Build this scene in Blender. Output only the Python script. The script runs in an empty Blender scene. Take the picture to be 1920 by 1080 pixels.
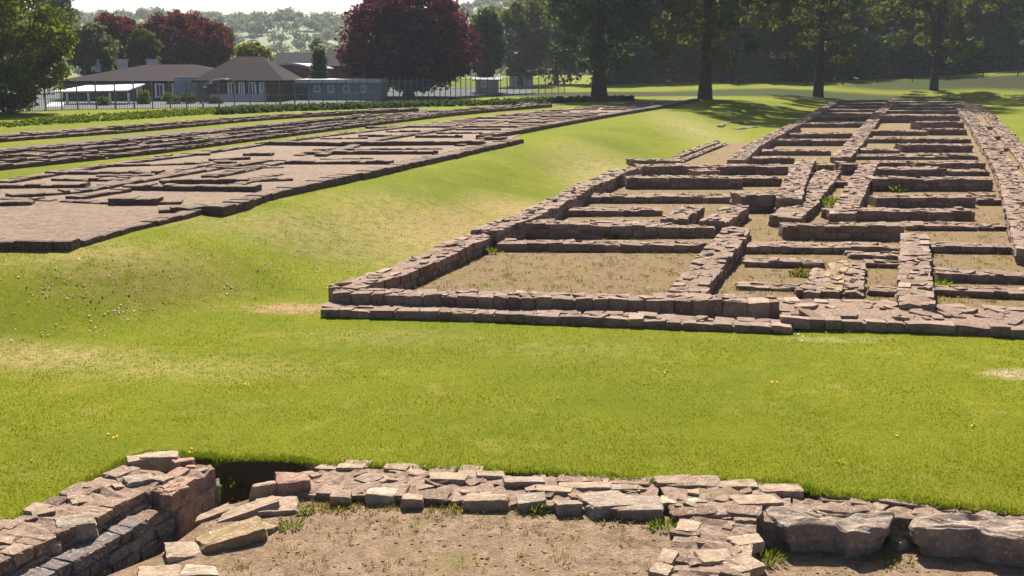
import bpy, math, random
import numpy as np
from mathutils import Vector

random.seed(7)
rng = np.random.default_rng(11)
R = math.radians

# ------------------------------------------------------------------ camera
F, PH, CH = 2100.0, 125.0, 3.4          # focal length and horizon row in 1920-wide pixels, eye height in metres
PITCH = math.atan((540 - PH) / F)
sc = bpy.context.scene
cam_d = bpy.data.cameras.new('camera'); cam = bpy.data.objects.new('camera', cam_d)
sc.collection.objects.link(cam); sc.camera = cam
cam_d.sensor_width = 36; cam_d.lens = 36 * F / 1920
cam_d.clip_start = 0.1; cam_d.clip_end = 6000
cam.location = (0, 0, CH); cam.rotation_euler = (math.pi / 2 - PITCH, 0, 0)

# ------------------------------------------------------------------ light
SUN_AZ, SUN_EL = R(-3), R(43)           # azimuth clockwise from +Y
w = bpy.data.worlds.new('World'); sc.world = w; w.use_nodes = True
nt = w.node_tree; bg = nt.nodes['Background']
sky = nt.nodes.new('ShaderNodeTexSky'); sky.sky_type = 'NISHITA'; sky.sun_disc = False
sky.sun_elevation = SUN_EL; sky.sun_rotation = SUN_AZ; sky.air_density = .7; sky.dust_density = 2.0; sky.ozone_density = 1.0
tint = nt.nodes.new('ShaderNodeMix'); tint.data_type = 'RGBA'; tint.blend_type = 'MULTIPLY'; tint.inputs[0].default_value = 1; tint.inputs[7].default_value = (1.0, 1.03, 1.10, 1)
nt.links.new(sky.outputs[0], tint.inputs[6]); nt.links.new(tint.outputs[2], bg.inputs[0]); bg.inputs[1].default_value = 0.05
sun_d = bpy.data.lights.new('sun', 'SUN'); sun_d.energy = 5.0; sun_d.angle = R(0.6); sun_d.color = (1.0, 0.95, 0.86)
sun = bpy.data.objects.new('sun', sun_d); sc.collection.objects.link(sun)
sdir = Vector((math.sin(SUN_AZ) * math.cos(SUN_EL), math.cos(SUN_AZ) * math.cos(SUN_EL), math.sin(SUN_EL)))
sun.rotation_euler = (-sdir).to_track_quat('-Z', 'Y').to_euler()
sc.view_settings.view_transform = 'Standard'; sc.view_settings.look = 'None'
sc.view_settings.exposure = 1.35; sc.view_settings.gamma = 1.0
sc.cycles.max_bounces = 5; sc.cycles.diffuse_bounces = 1; sc.cycles.transparent_max_bounces = 8; sc.cycles.volume_bounces = 0

# ------------------------------------------------------------------ helpers
def U(px, py, z=0.0):
    """the point of the level z that is seen at this direction"""
    a = (px - 960) / F; u = -(py - 540) / F
    dy = math.cos(PITCH) + math.sin(PITCH) * u; dz = -math.sin(PITCH) + math.cos(PITCH) * u
    t = (z - CH) / dz
    return np.array([a * t, dy * t, z])

def ztop(pt, py):
    """height of a point above pt that shows at row py"""
    u = -(py - 540) / F
    dy = math.cos(PITCH) + math.sin(PITCH) * u; dz = -math.sin(PITCH) + math.cos(PITCH) * u
    return CH + dz * pt[1] / dy

def at(px, dist, z=None, py=None):
    a = (px - 960) / F
    x = a * dist / math.cos(PITCH)
    if py is not None: z = ztop((0, dist, 0), py)
    return np.array([x * 1.0, dist, z])

def new_mesh(name, V, Fc, mats, parent=None, smooth=False, midx=None):
    V = np.asarray(V, dtype=np.float32).reshape(-1, 3)
    if not isinstance(Fc, list): Fc = [Fc]
    Fc = [np.asarray(f, dtype=np.int32) for f in Fc if len(f)]
    me = bpy.data.meshes.new(name)
    me.vertices.add(len(V)); me.vertices.foreach_set('co', V.ravel())
    tot = np.concatenate([np.full(len(f), f.shape[1], dtype=np.int32) for f in Fc])
    start = np.concatenate([[0], np.cumsum(tot)[:-1]]).astype(np.int32)
    loops = np.concatenate([f.ravel() for f in Fc])
    me.loops.add(len(loops)); me.loops.foreach_set('vertex_index', loops)
    me.polygons.add(len(tot)); me.polygons.foreach_set('loop_start', start)
    try: me.polygons.foreach_set('loop_total', tot)
    except Exception: pass
    me.polygons.foreach_set('use_smooth', np.full(len(tot), bool(smooth)))
    if midx is not None: me.polygons.foreach_set('material_index', np.asarray(midx, dtype=np.int32))
    me.update(calc_edges=True); me.validate()
    for m in (mats if isinstance(mats, (list, tuple)) else [mats]): me.materials.append(m)
    o = bpy.data.objects.new(name, me); sc.collection.objects.link(o)
    if parent is not None: o.parent = parent
    return o

def tag(o, label, cat, group=None):
    o['label'] = label; o['category'] = cat
    if group: o['group'] = group
    return o
def structure(o): o['kind'] = 'structure'; return o
def empty(name, loc=(0, 0, 0)):
    o = bpy.data.objects.new(name, None); sc.collection.objects.link(o); o.location = [float(v) for v in loc]
    o.empty_display_size = 0.3
    return o

class MB:
    """collects quads"""
    def __init__(s): s.V = []; s.F = []; s.M = []; s.n = 0
    def add(s, V, Fq, m=0):
        V = np.asarray(V, dtype=float).reshape(-1, 3); Fq = np.asarray(Fq, dtype=int)
        s.V.append(V); s.F.append(Fq + s.n); s.M.append(np.full(len(Fq), m)); s.n += len(V)
    def box(s, c, half, yaw=0, m=0):
        hx, hy, hz = half
        P = np.array([[x, y, z] for z in (-hz, hz) for y in (-hy, hy) for x in (-hx, hx)], dtype=float)
        c_, s_ = math.cos(yaw), math.sin(yaw)
        P = np.stack([P[:, 0] * c_ - P[:, 1] * s_, P[:, 0] * s_ + P[:, 1] * c_, P[:, 2]], 1) + np.array(c)
        s.add(P, [[0, 2, 3, 1], [4, 5, 7, 6], [0, 1, 5, 4], [2, 6, 7, 3], [0, 4, 6, 2], [1, 3, 7, 5]], m)
    def tube(s, pts, rad, seg=8, m=0):
        pts = np.asarray(pts, dtype=float); n = len(pts); rad = np.broadcast_to(rad, (n,))
        V = []
        for i in range(n):
            d = pts[min(i + 1, n - 1)] - pts[max(i - 1, 0)]; d = d / (np.linalg.norm(d) + 1e-9)
            a = np.cross(d, [0, 0, 1]) if abs(d[2]) < .95 else np.cross(d, [1, 0, 0])
            a = a / np.linalg.norm(a); b = np.cross(d, a)
            th = np.arange(seg) * 2 * math.pi / seg
            V.append(pts[i] + rad[i] * (np.outer(np.cos(th), a) + np.outer(np.sin(th), b)))
        Fq = [[i * seg + j, i * seg + (j + 1) % seg, (i + 1) * seg + (j + 1) % seg, (i + 1) * seg + j] for i in range(n - 1) for j in range(seg)]
        s.add(np.concatenate(V), Fq, m)
    def quad(s, P, m=0): s.add(P, [[0, 1, 2, 3]], m)
    def build(s, name, mats, parent=None, smooth=False, origin=None):
        V = np.concatenate(s.V)
        if origin is None and parent is None: origin = np.array([V[:, 0].mean(), V[:, 1].mean(), V[:, 2].min()])
        if parent is not None: V = V - np.array(parent.location)
        elif origin is not None: V = V - np.array(origin)
        o = new_mesh(name, V, np.concatenate(s.F), mats, parent, smooth, np.concatenate(s.M))
        if parent is None: o.location = [float(v) for v in origin]
        return o

def seg_dist(P, A, B):
    d = B - A; t = np.clip(((P - A) @ d) / (d @ d), 0, 1)
    q = A + t[:, None] * d
    return np.linalg.norm(P - q, axis=1)
def poly_dist(P, L):
    L = np.asarray(L)[:, :2]; r = np.full(len(P), 1e9)
    for a, b in zip(L[:-1], L[1:]): r = np.minimum(r, seg_dist(P, a, b))
    return r
def inside(P, poly):
    poly = np.asarray(poly)[:, :2]; r = np.zeros(len(P), dtype=bool)
    x, y = P[:, 0], P[:, 1]
    for (x0, y0), (x1, y1) in zip(poly, np.roll(poly, -1, 0)):
        c = ((y0 > y) != (y1 > y)) & (x < (x1 - x0) * (y - y0) / (y1 - y0 + 1e-12) + x0)
        r ^= c
    return r
def vnoise(x, y, sc_, seed=0):
    """smooth value noise, vectorised"""
    x = np.asarray(x) / sc_ + 1000.3; y = np.asarray(y) / sc_ + 1000.7
    xi = np.floor(x).astype(np.int64); yi = np.floor(y).astype(np.int64); fx = x - xi; fy = y - yi
    def h(a, b):
        v = (a * 374761393 + b * 668265263 + seed * 974711) & 0x7fffffff
        v = ((v ^ (v >> 13)) * 1274126177) & 0x7fffffff
        return ((v ^ (v >> 16)) & 0xffff) / 65535.0
    fx = fx * fx * (3 - 2 * fx); fy = fy * fy * (3 - 2 * fy)
    return (h(xi, yi) * (1 - fx) + h(xi + 1, yi) * fx) * (1 - fy) + (h(xi, yi + 1) * (1 - fx) + h(xi + 1, yi + 1) * fx) * fy - .5
def sst(a, b, x):
    t = np.clip((x - a) / (b - a), 0, 1); return t * t * (3 - 2 * t)

# ------------------------------------------------------------------ materials
def mat(name, rough=0.9, spec=0.2):
    m = bpy.data.materials.new(name); m.use_nodes = True
    n = m.node_tree.nodes; b = n['Principled BSDF']
    b.inputs['Roughness'].default_value = rough; b.inputs['Specular IOR Level'].default_value = spec
    return m, m.node_tree, b
def N(t, kind, **kw):
    n = t.nodes.new(kind)
    for k, v in kw.items(): setattr(n, k, v)
    return n
def noise(t, scale, detail=4, rough=.6, vec=None, dist=0.0):
    n = N(t, 'ShaderNodeTexNoise'); n.inputs['Scale'].default_value = scale; n.inputs['Detail'].default_value = detail
    n.inputs['Roughness'].default_value = rough; n.inputs['Distortion'].default_value = dist
    if vec is not None: t.links.new(vec, n.inputs['Vector'])
    return n.outputs['Fac']
def ramp(t, fac, stops, interp='LINEAR'):
    r = N(t, 'ShaderNodeValToRGB'); r.color_ramp.interpolation = interp
    els = r.color_ramp.elements
    while len(els) < len(stops): els.new(0.5)
    for e, (p, c) in zip(els, stops):
        e.position = p; e.color = (c, c, c, 1) if isinstance(c, (int, float)) else (*c, 1)
    t.links.new(fac, r.inputs[0]); return r.outputs[0]
def mix(t, fac, a, b, mode='MIX'):
    m = N(t, 'ShaderNodeMix', data_type='RGBA', blend_type=mode)
    for i, v in ((0, fac), (6, a), (7, b)):
        if hasattr(v, 'is_linked') or hasattr(v, 'links'): t.links.new(v, m.inputs[i])
        elif i == 0: m.inputs[i].default_value = v
        else: m.inputs[i].default_value = (*v, 1)
    return m.outputs[2]
def bump(t, b, h, strength, dist=0.02):
    n = N(t, 'ShaderNodeBump'); n.inputs['Strength'].default_value = strength; n.inputs['Distance'].default_value = dist
    t.links.new(h, n.inputs['Height']); t.links.new(n.outputs[0], b.inputs['Normal'])
def wpos(t): return N(t, 'ShaderNodeNewGeometry').outputs['Position']
def plain(name, col, rough=.8, spec=.3, var=.25, scale=6, metal=0):
    m, t, b = mat(name, rough, spec); b.inputs['Metallic'].default_value = metal
    p = wpos(t); f = noise(t, scale, 5, .65, p)
    c = mix(t, ramp(t, f, [(.3, 0.0), (.7, 1.0)]), [v * (1 - var) for v in col], [min(1, v * (1 + var)) for v in col])
    t.links.new(c, b.inputs['Base Color']); return m

def stone_mat(name, pal, bump_d=.012, nscale=14):
    m, t, b = mat(name, .92, .15)
    g = N(t, 'ShaderNodeNewGeometry'); p = g.outputs['Position']
    isl = ramp(t, g.outputs['Random Per Island'], [(i / (len(pal) - 1), c) for i, c in enumerate(pal)])
    f1 = noise(t, nscale, 6, .7, p); f2 = noise(t, nscale * 5, 4, .6, p); f3 = noise(t, 5.0, 5, .7, p)
    c = mix(t, ramp(t, f1, [(.35, 0.0), (.7, 1.0)]), isl, mix(t, 1.0, isl, (.58, .50, .46), 'MULTIPLY'))
    c = mix(t, ramp(t, f2, [(.57, 0.0), (.66, .75)]), c, (.50, .43, .35))        # pale lichen specks
    c = mix(t, ramp(t, f3, [(.58, 0.0), (.75, .45)]), c, (.12, .085, .045))         # moss and soil stains
    t.links.new(c, b.inputs['Base Color'])
    bump(t, b, mix(t, .35, mix(t, .5, f1, f2), noise(t, nscale * 1.7, 8, .8, p, 1.5)), 1.0, bump_d * 1.5)
    return m
M = {}
M['stone'] = stone_mat('sandstone', [(.255, .172, .12), (.19, .122, .088), (.33, .23, .165), (.14, .09, .07), (.28, .195, .145), (.225, .152, .118), (.39, .28, .20)])
M['stone_near'] = stone_mat('grey_sandstone', [(.31, .22, .15), (.24, .16, .108), (.39, .29, .20), (.17, .11, .075), (.29, .20, .14), (.35, .255, .18)], .02, 9)
M['stone_dark'] = stone_mat('dark_grey_stone', [(.22, .18, .16), (.17, .14, .13), (.29, .24, .19), (.13, .11, .11), (.25, .20, .17)], .02, 9)
M['stone_yellow'] = stone_mat('yellow_sandstone', [(.36, .26, .13), (.31, .22, .115), (.40, .30, .16)], .025, 7)
M['slab'] = stone_mat('pale_slab', [(.36, .285, .215), (.32, .25, .195)], .03, 6)
M['pale'] = stone_mat('pale_stone', [(.46, .39, .28), (.42, .35, .26)], .02, 6)
M['stone_shaded'] = stone_mat('shaded_side_stone', [(.13, .085, .07), (.105, .066, .055), (.16, .105, .085)])  # darker stone palette: painted shade for the left barrack wall sides
M['tile'] = stone_mat('red_tile', [(.36, .22, .155), (.32, .19, .135), (.38, .25, .18)], .01, 10)

m, t, b = mat('earth_mortar', 1.0, .05); p = wpos(t)
f = noise(t, 18, 6, .7, p); f2 = noise(t, 70, 3, .6, p); f3 = noise(t, 1.3, 3, .6, p)
c = ramp(t, f, [(.28, (.10, .062, .042)), (.5, (.25, .17, .125)), (.75, (.38, .275, .205))])
c = mix(t, ramp(t, f2, [(.6, 0.0), (.7, .8)]), c, (.40, .32, .25))
c = mix(t, ramp(t, f3, [(.56, 0.0), (.7, .6)]), c, (.13, .12, .03))
t.links.new(c, b.inputs['Base Color']); bump(t, b, mix(t, .5, f, f2), 1.0, .03); M['mortar'] = m
M['rubble'] = None

def gravel_mat(name, base, pale, grassy, gr=(.55, .68)):
    m, t, b = mat(name, 1.0, .1); p = wpos(t)
    f = noise(t, 45, 5, .75, p); f2 = noise(t, 9, 4, .65, p); f3 = noise(t, .9, 5, .7, p); f4 = noise(t, 3.0, 4, .7, p)
    c = mix(t, ramp(t, f, [(.38, 0.0), (.62, 1.0)]), [v * .8 for v in base], pale)
    c = mix(t, ramp(t, f2, [(.4, 0.0), (.62, .75)]), c, [v * .5 for v in base])
    v = N(t, 'ShaderNodeTexVoronoi'); v.inputs['Scale'].default_value = 60; t.links.new(p, v.inputs['Vector'])
    c = mix(t, ramp(t, v.outputs['Distance'], [(.05, .9), (.3, 0.0)]), c, [min(1, q * 1.5) for q in pale])
    g = mix(t, f, (.10, .115, .015), (.24, .20, .06))
    c = mix(t, ramp(t, mix(t, .45, f3, f4), [(gr[0], 0.0), (gr[1], .85)]), c, g)
    c = mix(t, ramp(t, noise(t, .5, 3, .5, p), [(.4, 0.0), (.65, .4)]), c, grassy)
    t.links.new(c, b.inputs['Base Color']); bump(t, b, mix(t, .4, f, f2), 1.0, .05); return m
M['gravel'] = gravel_mat('brown_gravel', (.26, .165, .10), (.42, .295, .195), (.29, .19, .105), (.54, .66))
M['gravel_room'] = gravel_mat('dry_room_floor', (.20, .125, .07), (.32, .21, .12), (.21, .15, .055), (.49, .66))
M.pop('rubble')
M['gravel_pink'] = gravel_mat('pinkish_gravel', (.24, .17, .125), (.35, .25, .185), (.28, .195, .12), (.54, .72))
M['gravel_old'] = gravel_mat('weathered_gravel', (.16, .11, .09), (.25, .175, .14), (.15, .125, .05), (.50, .64))

def leaf_mat(name, cols, trans=.45):
    m = bpy.data.materials.new(name); m.use_nodes = True; t = m.node_tree; t.nodes.clear()
    out = N(t, 'ShaderNodeOutputMaterial'); g = N(t, 'ShaderNodeNewGeometry')
    c = ramp(t, g.outputs['Random Per Island'], [(i / (len(cols) - 1), q) for i, q in enumerate(cols)])
    f = noise(t, .55, 3, .6, g.outputs['Position'])
    c = mix(t, ramp(t, f, [(.4, 0.0), (.62, .6)]), c, cols[-1])
    d = N(t, 'ShaderNodeBsdfDiffuse'); tr = N(t, 'ShaderNodeBsdfTranslucent'); mx = N(t, 'ShaderNodeMixShader')
    t.links.new(c, d.inputs[0])
    t.links.new(mix(t, 1.0, c, (1.25, 1.15, .7), 'MULTIPLY'), tr.inputs[0])
    mx.inputs[0].default_value = trans; t.links.new(d.outputs[0], mx.inputs[1]); t.links.new(tr.outputs[0], mx.inputs[2])
    t.links.new(mx.outputs[0], out.inputs[0]); return m
M['leaf_copper'] = leaf_mat('copper_leaves', [(.042, .010, .030), (.068, .014, .036), (.12, .020, .034), (.058, .013, .040)], .45)
M['leaf_copper2'] = leaf_mat('copper_leaves_far', [(.06, .018, .026), (.14, .035, .030), (.09, .025, .03)], .45)
M['leaf_green'] = leaf_mat('green_leaves', [(.035, .055, .012), (.06, .085, .016), (.09, .11, .018)], .4)
M['leaf_deep'] = leaf_mat('deep_green_leaves', [(.022, .042, .008), (.06, .09, .012), (.16, .19, .02)], .45)
M['leaf_dark'] = leaf_mat('dark_leaves', [(.028, .054, .032), (.048, .082, .036), (.07, .105, .036)], .45)
M['leaf_olive'] = leaf_mat('spring_leaves', [(.05, .08, .016), (.085, .115, .02), (.11, .10, .026), (.07, .105, .024)], .55)
M['leaf_grey'] = leaf_mat('grey_green_leaves', [(.06, .085, .05), (.09, .12, .06), (.14, .16, .07)], .4)
M['leaf_mist'] = leaf_mat('blue_green_leaves', [(.04, .065, .045), (.06, .09, .05), (.08, .11, .05)], .4)
M['leaf_yellow'] = leaf_mat('yellow_green_leaves', [(.12, .16, .03), (.18, .21, .04), (.22, .22, .05)], .45)
M['leaf_far'] = leaf_mat('hazed_hill_leaves', [(.11, .145, .12), (.15, .18, .12), (.22, .23, .11), (.13, .165, .12)], .35)  # distance haze painted into the leaf colours as a pale bluish tint
M['grass_blade'] = leaf_mat('grass_blades', [(.12, .137, .005), (.145, .155, .006), (.18, .178, .010), (.135, .148, .006)], .45)
M['weed'] = leaf_mat('weed_leaves', [(.06, .11, .012), (.10, .15, .015), (.15, .18, .02)], .45)
M['dryweed'] = leaf_mat('dry_tufts', [(.15, .13, .03), (.22, .17, .06), (.12, .14, .02)], .4)
M['nettle'] = leaf_mat('nettle_leaves', [(.04, .075, .012), (.07, .12, .014), (.10, .16, .016)], .4)
M['bark'] = plain('bark', (.05, .04, .032), .95, .1, .35, 5)

# ------------------------------------------------------------------ terrain
ZL = 0.7                                    # level of the left barracks
foot = [U(-900, 1000), U(-300, 760), U(0, 688), U(300, 602), U(540, 560), U(616, 548), U(870, 436), U(1000, 388), U(1060, 360), U(1180, 308), U(1345, 258), U(1500, 212), U(1700, 172)]
crest = [U(-1200, 530, ZL), U(-300, 492, ZL), U(0, 472, ZL), U(140, 470, ZL), U(300, 430, ZL), U(395, 400, ZL), U(645, 340, ZL), U(950, 276, ZL), U(1180, 216, ZL), U(1310, 190, ZL), U(1420, 172, ZL)]
fl = np.array(foot)[:, :2]; cl = np.array(crest)[:, :2]
left_of_foot = np.vstack([fl, [fl[-1][0], 900], [-2500, 900], [-2500, fl[0][1]]])
left_of_crest = np.vstack([cl, [cl[-1][0], 900], [-2500, 900], [-2500, cl[0][1]]])
# the foreground building: dug out of the lawn
FG_OUT = [U(-260, 1080), U(-40, 1020), U(90, 950), U(215, 880), U(270, 858), U(360, 862), U(400, 864), U(540, 868), U(572, 873), U(1000, 890), U(1235, 908), U(1480, 914), U(1530, 930), U(1920, 967), U(2300, 1040)]
fo = np.array(FG_OUT)[:, :2]
fg_poly = np.vstack([fo, [fo[-1][0] + 6, 2.0], [fo[0][0] - 6, 2.0]])
def height(x, y):
    P = np.stack([np.ravel(x), np.ravel(y)], 1)
    df = poly_dist(P, foot); dc = poly_dist(P, crest)
    t = df / (df + dc + 1e-6)
    s = .25 * t + .75 * sst(.05, .8, t)
    z = np.where(inside(P, left_of_foot), np.where(inside(P, left_of_crest), 1.0, s), 0.0) * ZL
    bank = inside(P, left_of_foot) & ~inside(P, left_of_crest)
    z = z + np.where(bank, np.minimum(1, df / 1.2) * np.minimum(1, dc / 1.2) * (vnoise(P[:, 0], P[:, 1], 2.3, 3) * .14 + vnoise(P[:, 0], P[:, 1], .8, 5) * .04), 0)
    # lawn undulation in front
    z = z + np.where(P[:, 1] < U(0, 640)[1], vnoise(P[:, 0], P[:, 1], 1.7, 9) * .035 * sst(9.5, 11, P[:, 1]), 0)
    # the park beyond rises gently to the right
    q = 960 + P[:, 0] / np.maximum(P[:, 1], 5) * F * math.cos(PITCH)
    z = z + sst(114, 152, P[:, 1]) * np.interp(q, [1100, 1190, 1500, 1700, 1920, 2600], [.2, .55, 1.25, 2.1, 3.2, 5.5])
    z = z + sst(85, 100, P[:, 1]) * sst(10, -20, P[:, 0]) * -.5
    ins = inside(P, fg_poly); dg = poly_dist(P, fo)
    z = np.where(ins, z - .75 * sst(0, .10, dg), z)
    return z.reshape(np.shape(x))

def graded(lo, hi, fine_lo, fine_hi, fine, grow=1.07, cap=1e9):
    mid = list(np.arange(fine_lo, fine_hi, fine)); a = []; s = fine; v = fine_lo
    while v > lo: s = min(s * grow, cap); v -= s; a.append(v)
    b_ = []; s = fine; v = mid[-1]
    while v < hi: s = min(s * grow, cap); v += s; b_.append(v)
    return np.array(a[::-1] + mid + b_)
gx = graded(-2500, 2500, -6, 8, .07, 1.045)
gy = graded(-60, 4000, 6.2, 11.5, .07, 1.03)
X, Y = np.meshgrid(gx, gy); Z = height(X, Y)
nx, ny = len(gx), len(gy)
idx = np.arange(nx * ny).reshape(ny, nx)
quads = np.stack([idx[:-1, :-1], idx[:-1, 1:], idx[1:, 1:], idx[1:, :-1]], -1).reshape(-1, 4)

m, t, b = mat('lawn', 1.0, .05); p = wpos(t)
f1 = noise(t, .55, 6, .65, p); f2 = noise(t, 5, 6, .75, p); f3 = noise(t, 38, 4, .75, p); f4 = noise(t, .13, 4, .6, p); f5 = noise(t, 1.6, 5, .7, p)
c = mix(t, ramp(t, f1, [(.35, 0.0), (.65, 1.0)]), (.115, .135, .005), (.185, .185, .008))
c = mix(t, ramp(t, f2, [(.35, 0.0), (.7, .8)]), c, (.225, .222, .016))
c = mix(t, ramp(t, f3, [(.38, .75), (.58, 0.0)]), c, (.075, .105, .004))
c = mix(t, ramp(t, f5, [(.56, 0.0), (.70, .5)]), c, (.29, .235, .06))          # dry patches
c = mix(t, ramp(t, f4, [(.45, 0.0), (.65, .5)]), c, (.085, .115, .005))
lawn_links = (t, b, c, f3, f2, p)
def blob(t, p, centre, rx, ry=None):
    """0..1 mask of a worn or shade-painted patch lying on the ground"""
    mp = N(t, 'ShaderNodeMapping', vector_type='TEXTURE'); mp.inputs['Location'].default_value = (centre[0], centre[1], 0)
    mp.inputs['Scale'].default_value = (rx, ry or rx, 1000); t.links.new(p, mp.inputs['Vector'])
    g = N(t, 'ShaderNodeTexGradient', gradient_type='SPHERICAL'); t.links.new(mp.outputs[0], g.inputs[0]); return g.outputs['Fac']
for (q, rx, ry, amt, col) in [((560, 578), 1.0, .5, 2.4, (.33, .21, .11)), ((60, 668), 1.8, .8, 1.8, (.30, .23, .09)), ((1915, 700), .55, .3, 2.0, (.42, .32, .20)),
                          ((1560, 636), .9, .2, .8, (.38, .33, .16)), ((720, 632), 1.6, .7, .7, (.26, .22, .07)), ((1080, 655), 1.6, .7, .5, (.26, .22, .07)),
                          ((780, 445), 2.8, 4.5, 1.6, (.30, .22, .09)), ((1130, 325), 2.6, 9.0, 1.2, (.30, .23, .10)), ((1300, 250), 3.0, 14.0, .9, (.32, .26, .12)), ((330, 690), 2.2, .8, 1.0, (.29, .24, .08)),
                          ((200, 560), 2.4, 1.6, 1.6, (.25, .20, .06)), ((520, 480), 3.0, 2.0, 1.4, (.25, .20, .07)), ((960, 395), 1.6, 3.0, 2.0, (.28, .20, .08)), ((860, 430), 1.0, 3.0, 2.2, (.27, .19, .08))]:
    g = blob(t, p, U(*q), rx, ry)
    mm = N(t, 'ShaderNodeMath', operation='MULTIPLY'); t.links.new(g, mm.inputs[0]); t.links.new(ramp(t, f2, [(.35, 0.0), (.62, 1.0)]), mm.inputs[1])
    m2 = N(t, 'ShaderNodeMath', operation='MULTIPLY', use_clamp=True); t.links.new(mm.outputs[0], m2.inputs[0]); m2.inputs[1].default_value = amt
    c = mix(t, m2.outputs[0], c, col)
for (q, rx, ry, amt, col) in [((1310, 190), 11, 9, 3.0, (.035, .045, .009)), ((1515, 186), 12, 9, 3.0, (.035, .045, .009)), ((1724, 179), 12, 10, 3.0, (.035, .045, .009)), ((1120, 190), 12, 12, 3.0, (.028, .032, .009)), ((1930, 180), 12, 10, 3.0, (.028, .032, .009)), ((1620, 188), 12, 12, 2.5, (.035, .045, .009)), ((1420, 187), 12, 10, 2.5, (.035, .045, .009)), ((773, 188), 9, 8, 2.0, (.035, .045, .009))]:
    g = blob(t, p, U(*q), rx, ry)                                # tree shade painted into the turf colour around the park trees
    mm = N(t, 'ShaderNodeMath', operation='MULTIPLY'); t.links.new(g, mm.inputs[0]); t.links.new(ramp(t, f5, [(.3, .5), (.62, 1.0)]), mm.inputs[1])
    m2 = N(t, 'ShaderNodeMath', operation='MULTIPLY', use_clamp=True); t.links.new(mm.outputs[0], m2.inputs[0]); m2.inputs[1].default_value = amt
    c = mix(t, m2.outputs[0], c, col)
# bare soil wherever the turf is cut steeply
g = N(t, 'ShaderNodeNewGeometry'); sx = N(t, 'ShaderNodeSeparateXYZ'); t.links.new(g.outputs['True Normal'], sx.inputs[0])
c = mix(t, ramp(t, sx.outputs['Z'], [(.35, 1.0), (.75, 0.0)]), c, (.10, .07, .04))
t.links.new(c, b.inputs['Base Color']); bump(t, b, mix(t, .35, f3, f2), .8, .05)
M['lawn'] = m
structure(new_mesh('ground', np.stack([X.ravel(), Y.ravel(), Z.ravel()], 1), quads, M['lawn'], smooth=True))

def sheet(name, poly, z, material, step=None, amp=0.0):
    """level sheet, subdivided by clipping a fan; poly in world xy (convex or nearly)"""
    P = np.array([[q[0], q[1], z] for q in poly])
    o = new_mesh(name, P, [np.arange(len(P))[None, :]], material)
    return structure(o)

# ------------------------------------------------------------------ stones
def cube_grid(n):
    idm = {}; V = []; Q = []
    def vid(i, j, k):
        if (i, j, k) not in idm:
            idm[(i, j, k)] = len(V); V.append([2 * i / n - 1, 2 * j / n - 1, 2 * k / n - 1])
        return idm[(i, j, k)]
    for a in range(n):
        for b_ in range(n):
            for s_ in (0, n):
                q = [(a, b_), (a + 1, b_), (a + 1, b_ + 1), (a, b_ + 1)]
                if s_ == 0: q = q[::-1]
                Q.append([vid(u, v, s_) for u, v in q])
                Q.append([vid(s_, u, v) for u, v in q])
                Q.append([vid(v, s_, u) for u, v in q])
    return np.array(V, dtype=float), np.array(Q)
TPL = {}
for n_, k_ in ((1, 0), (2, 22), (3, 16), (6, 16)):
    V_, Q_ = cube_grid(n_)
    if k_: V_ = V_ / (np.sum(np.abs(V_) ** k_, 1) ** (1 / k_))[:, None]
    TPL[n_] = (V_, Q_)
def stones(mb, C, S, A, n=2, jit=.16, vn=.03, tilt=.05, m=0):
    C = np.asarray(C, float).reshape(-1, 3); S = np.asarray(S, float).reshape(-1, 3); A = np.asarray(A, float).ravel()
    if not len(C): return
    if n == 1: jit *= .5; tilt *= .5
    V, Q = TPL[n]; K = len(C)
    off = rng.uniform(-jit, jit, (K, 2, 2, 2, 3))
    u = (V + 1) / 2; W = np.ones((len(V), 2, 2, 2))
    for ax in range(3):
        wv = np.stack([1 - u[:, ax], u[:, ax]], 1); sh = [len(V), 1, 1, 1]; sh[ax + 1] = 2
        W = W * wv.reshape(sh)
    D = np.einsum('vabc,kabcd->kvd', W, off)
    P = V[None] + D + rng.normal(0, vn, (K, len(V), 3))
    P = P * S[:, None, :]
    tx, ty = rng.normal(0, tilt, (2, K, 1))
    z = P[..., 2] + tx * P[..., 0] + ty * P[..., 1]
    ca, sa = np.cos(A)[:, None], np.sin(A)[:, None]
    x = P[..., 0] * ca - P[..., 1] * sa; y = P[..., 0] * sa + P[..., 1] * ca
    P = np.stack([x, y, z], -1) + C[:, None, :]
    Qs = (Q[None] + (np.arange(K) * len(V))[:, None, None]).reshape(-1, 4)
    mb.add(P.reshape(-1, 3), Qs, m)

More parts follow.
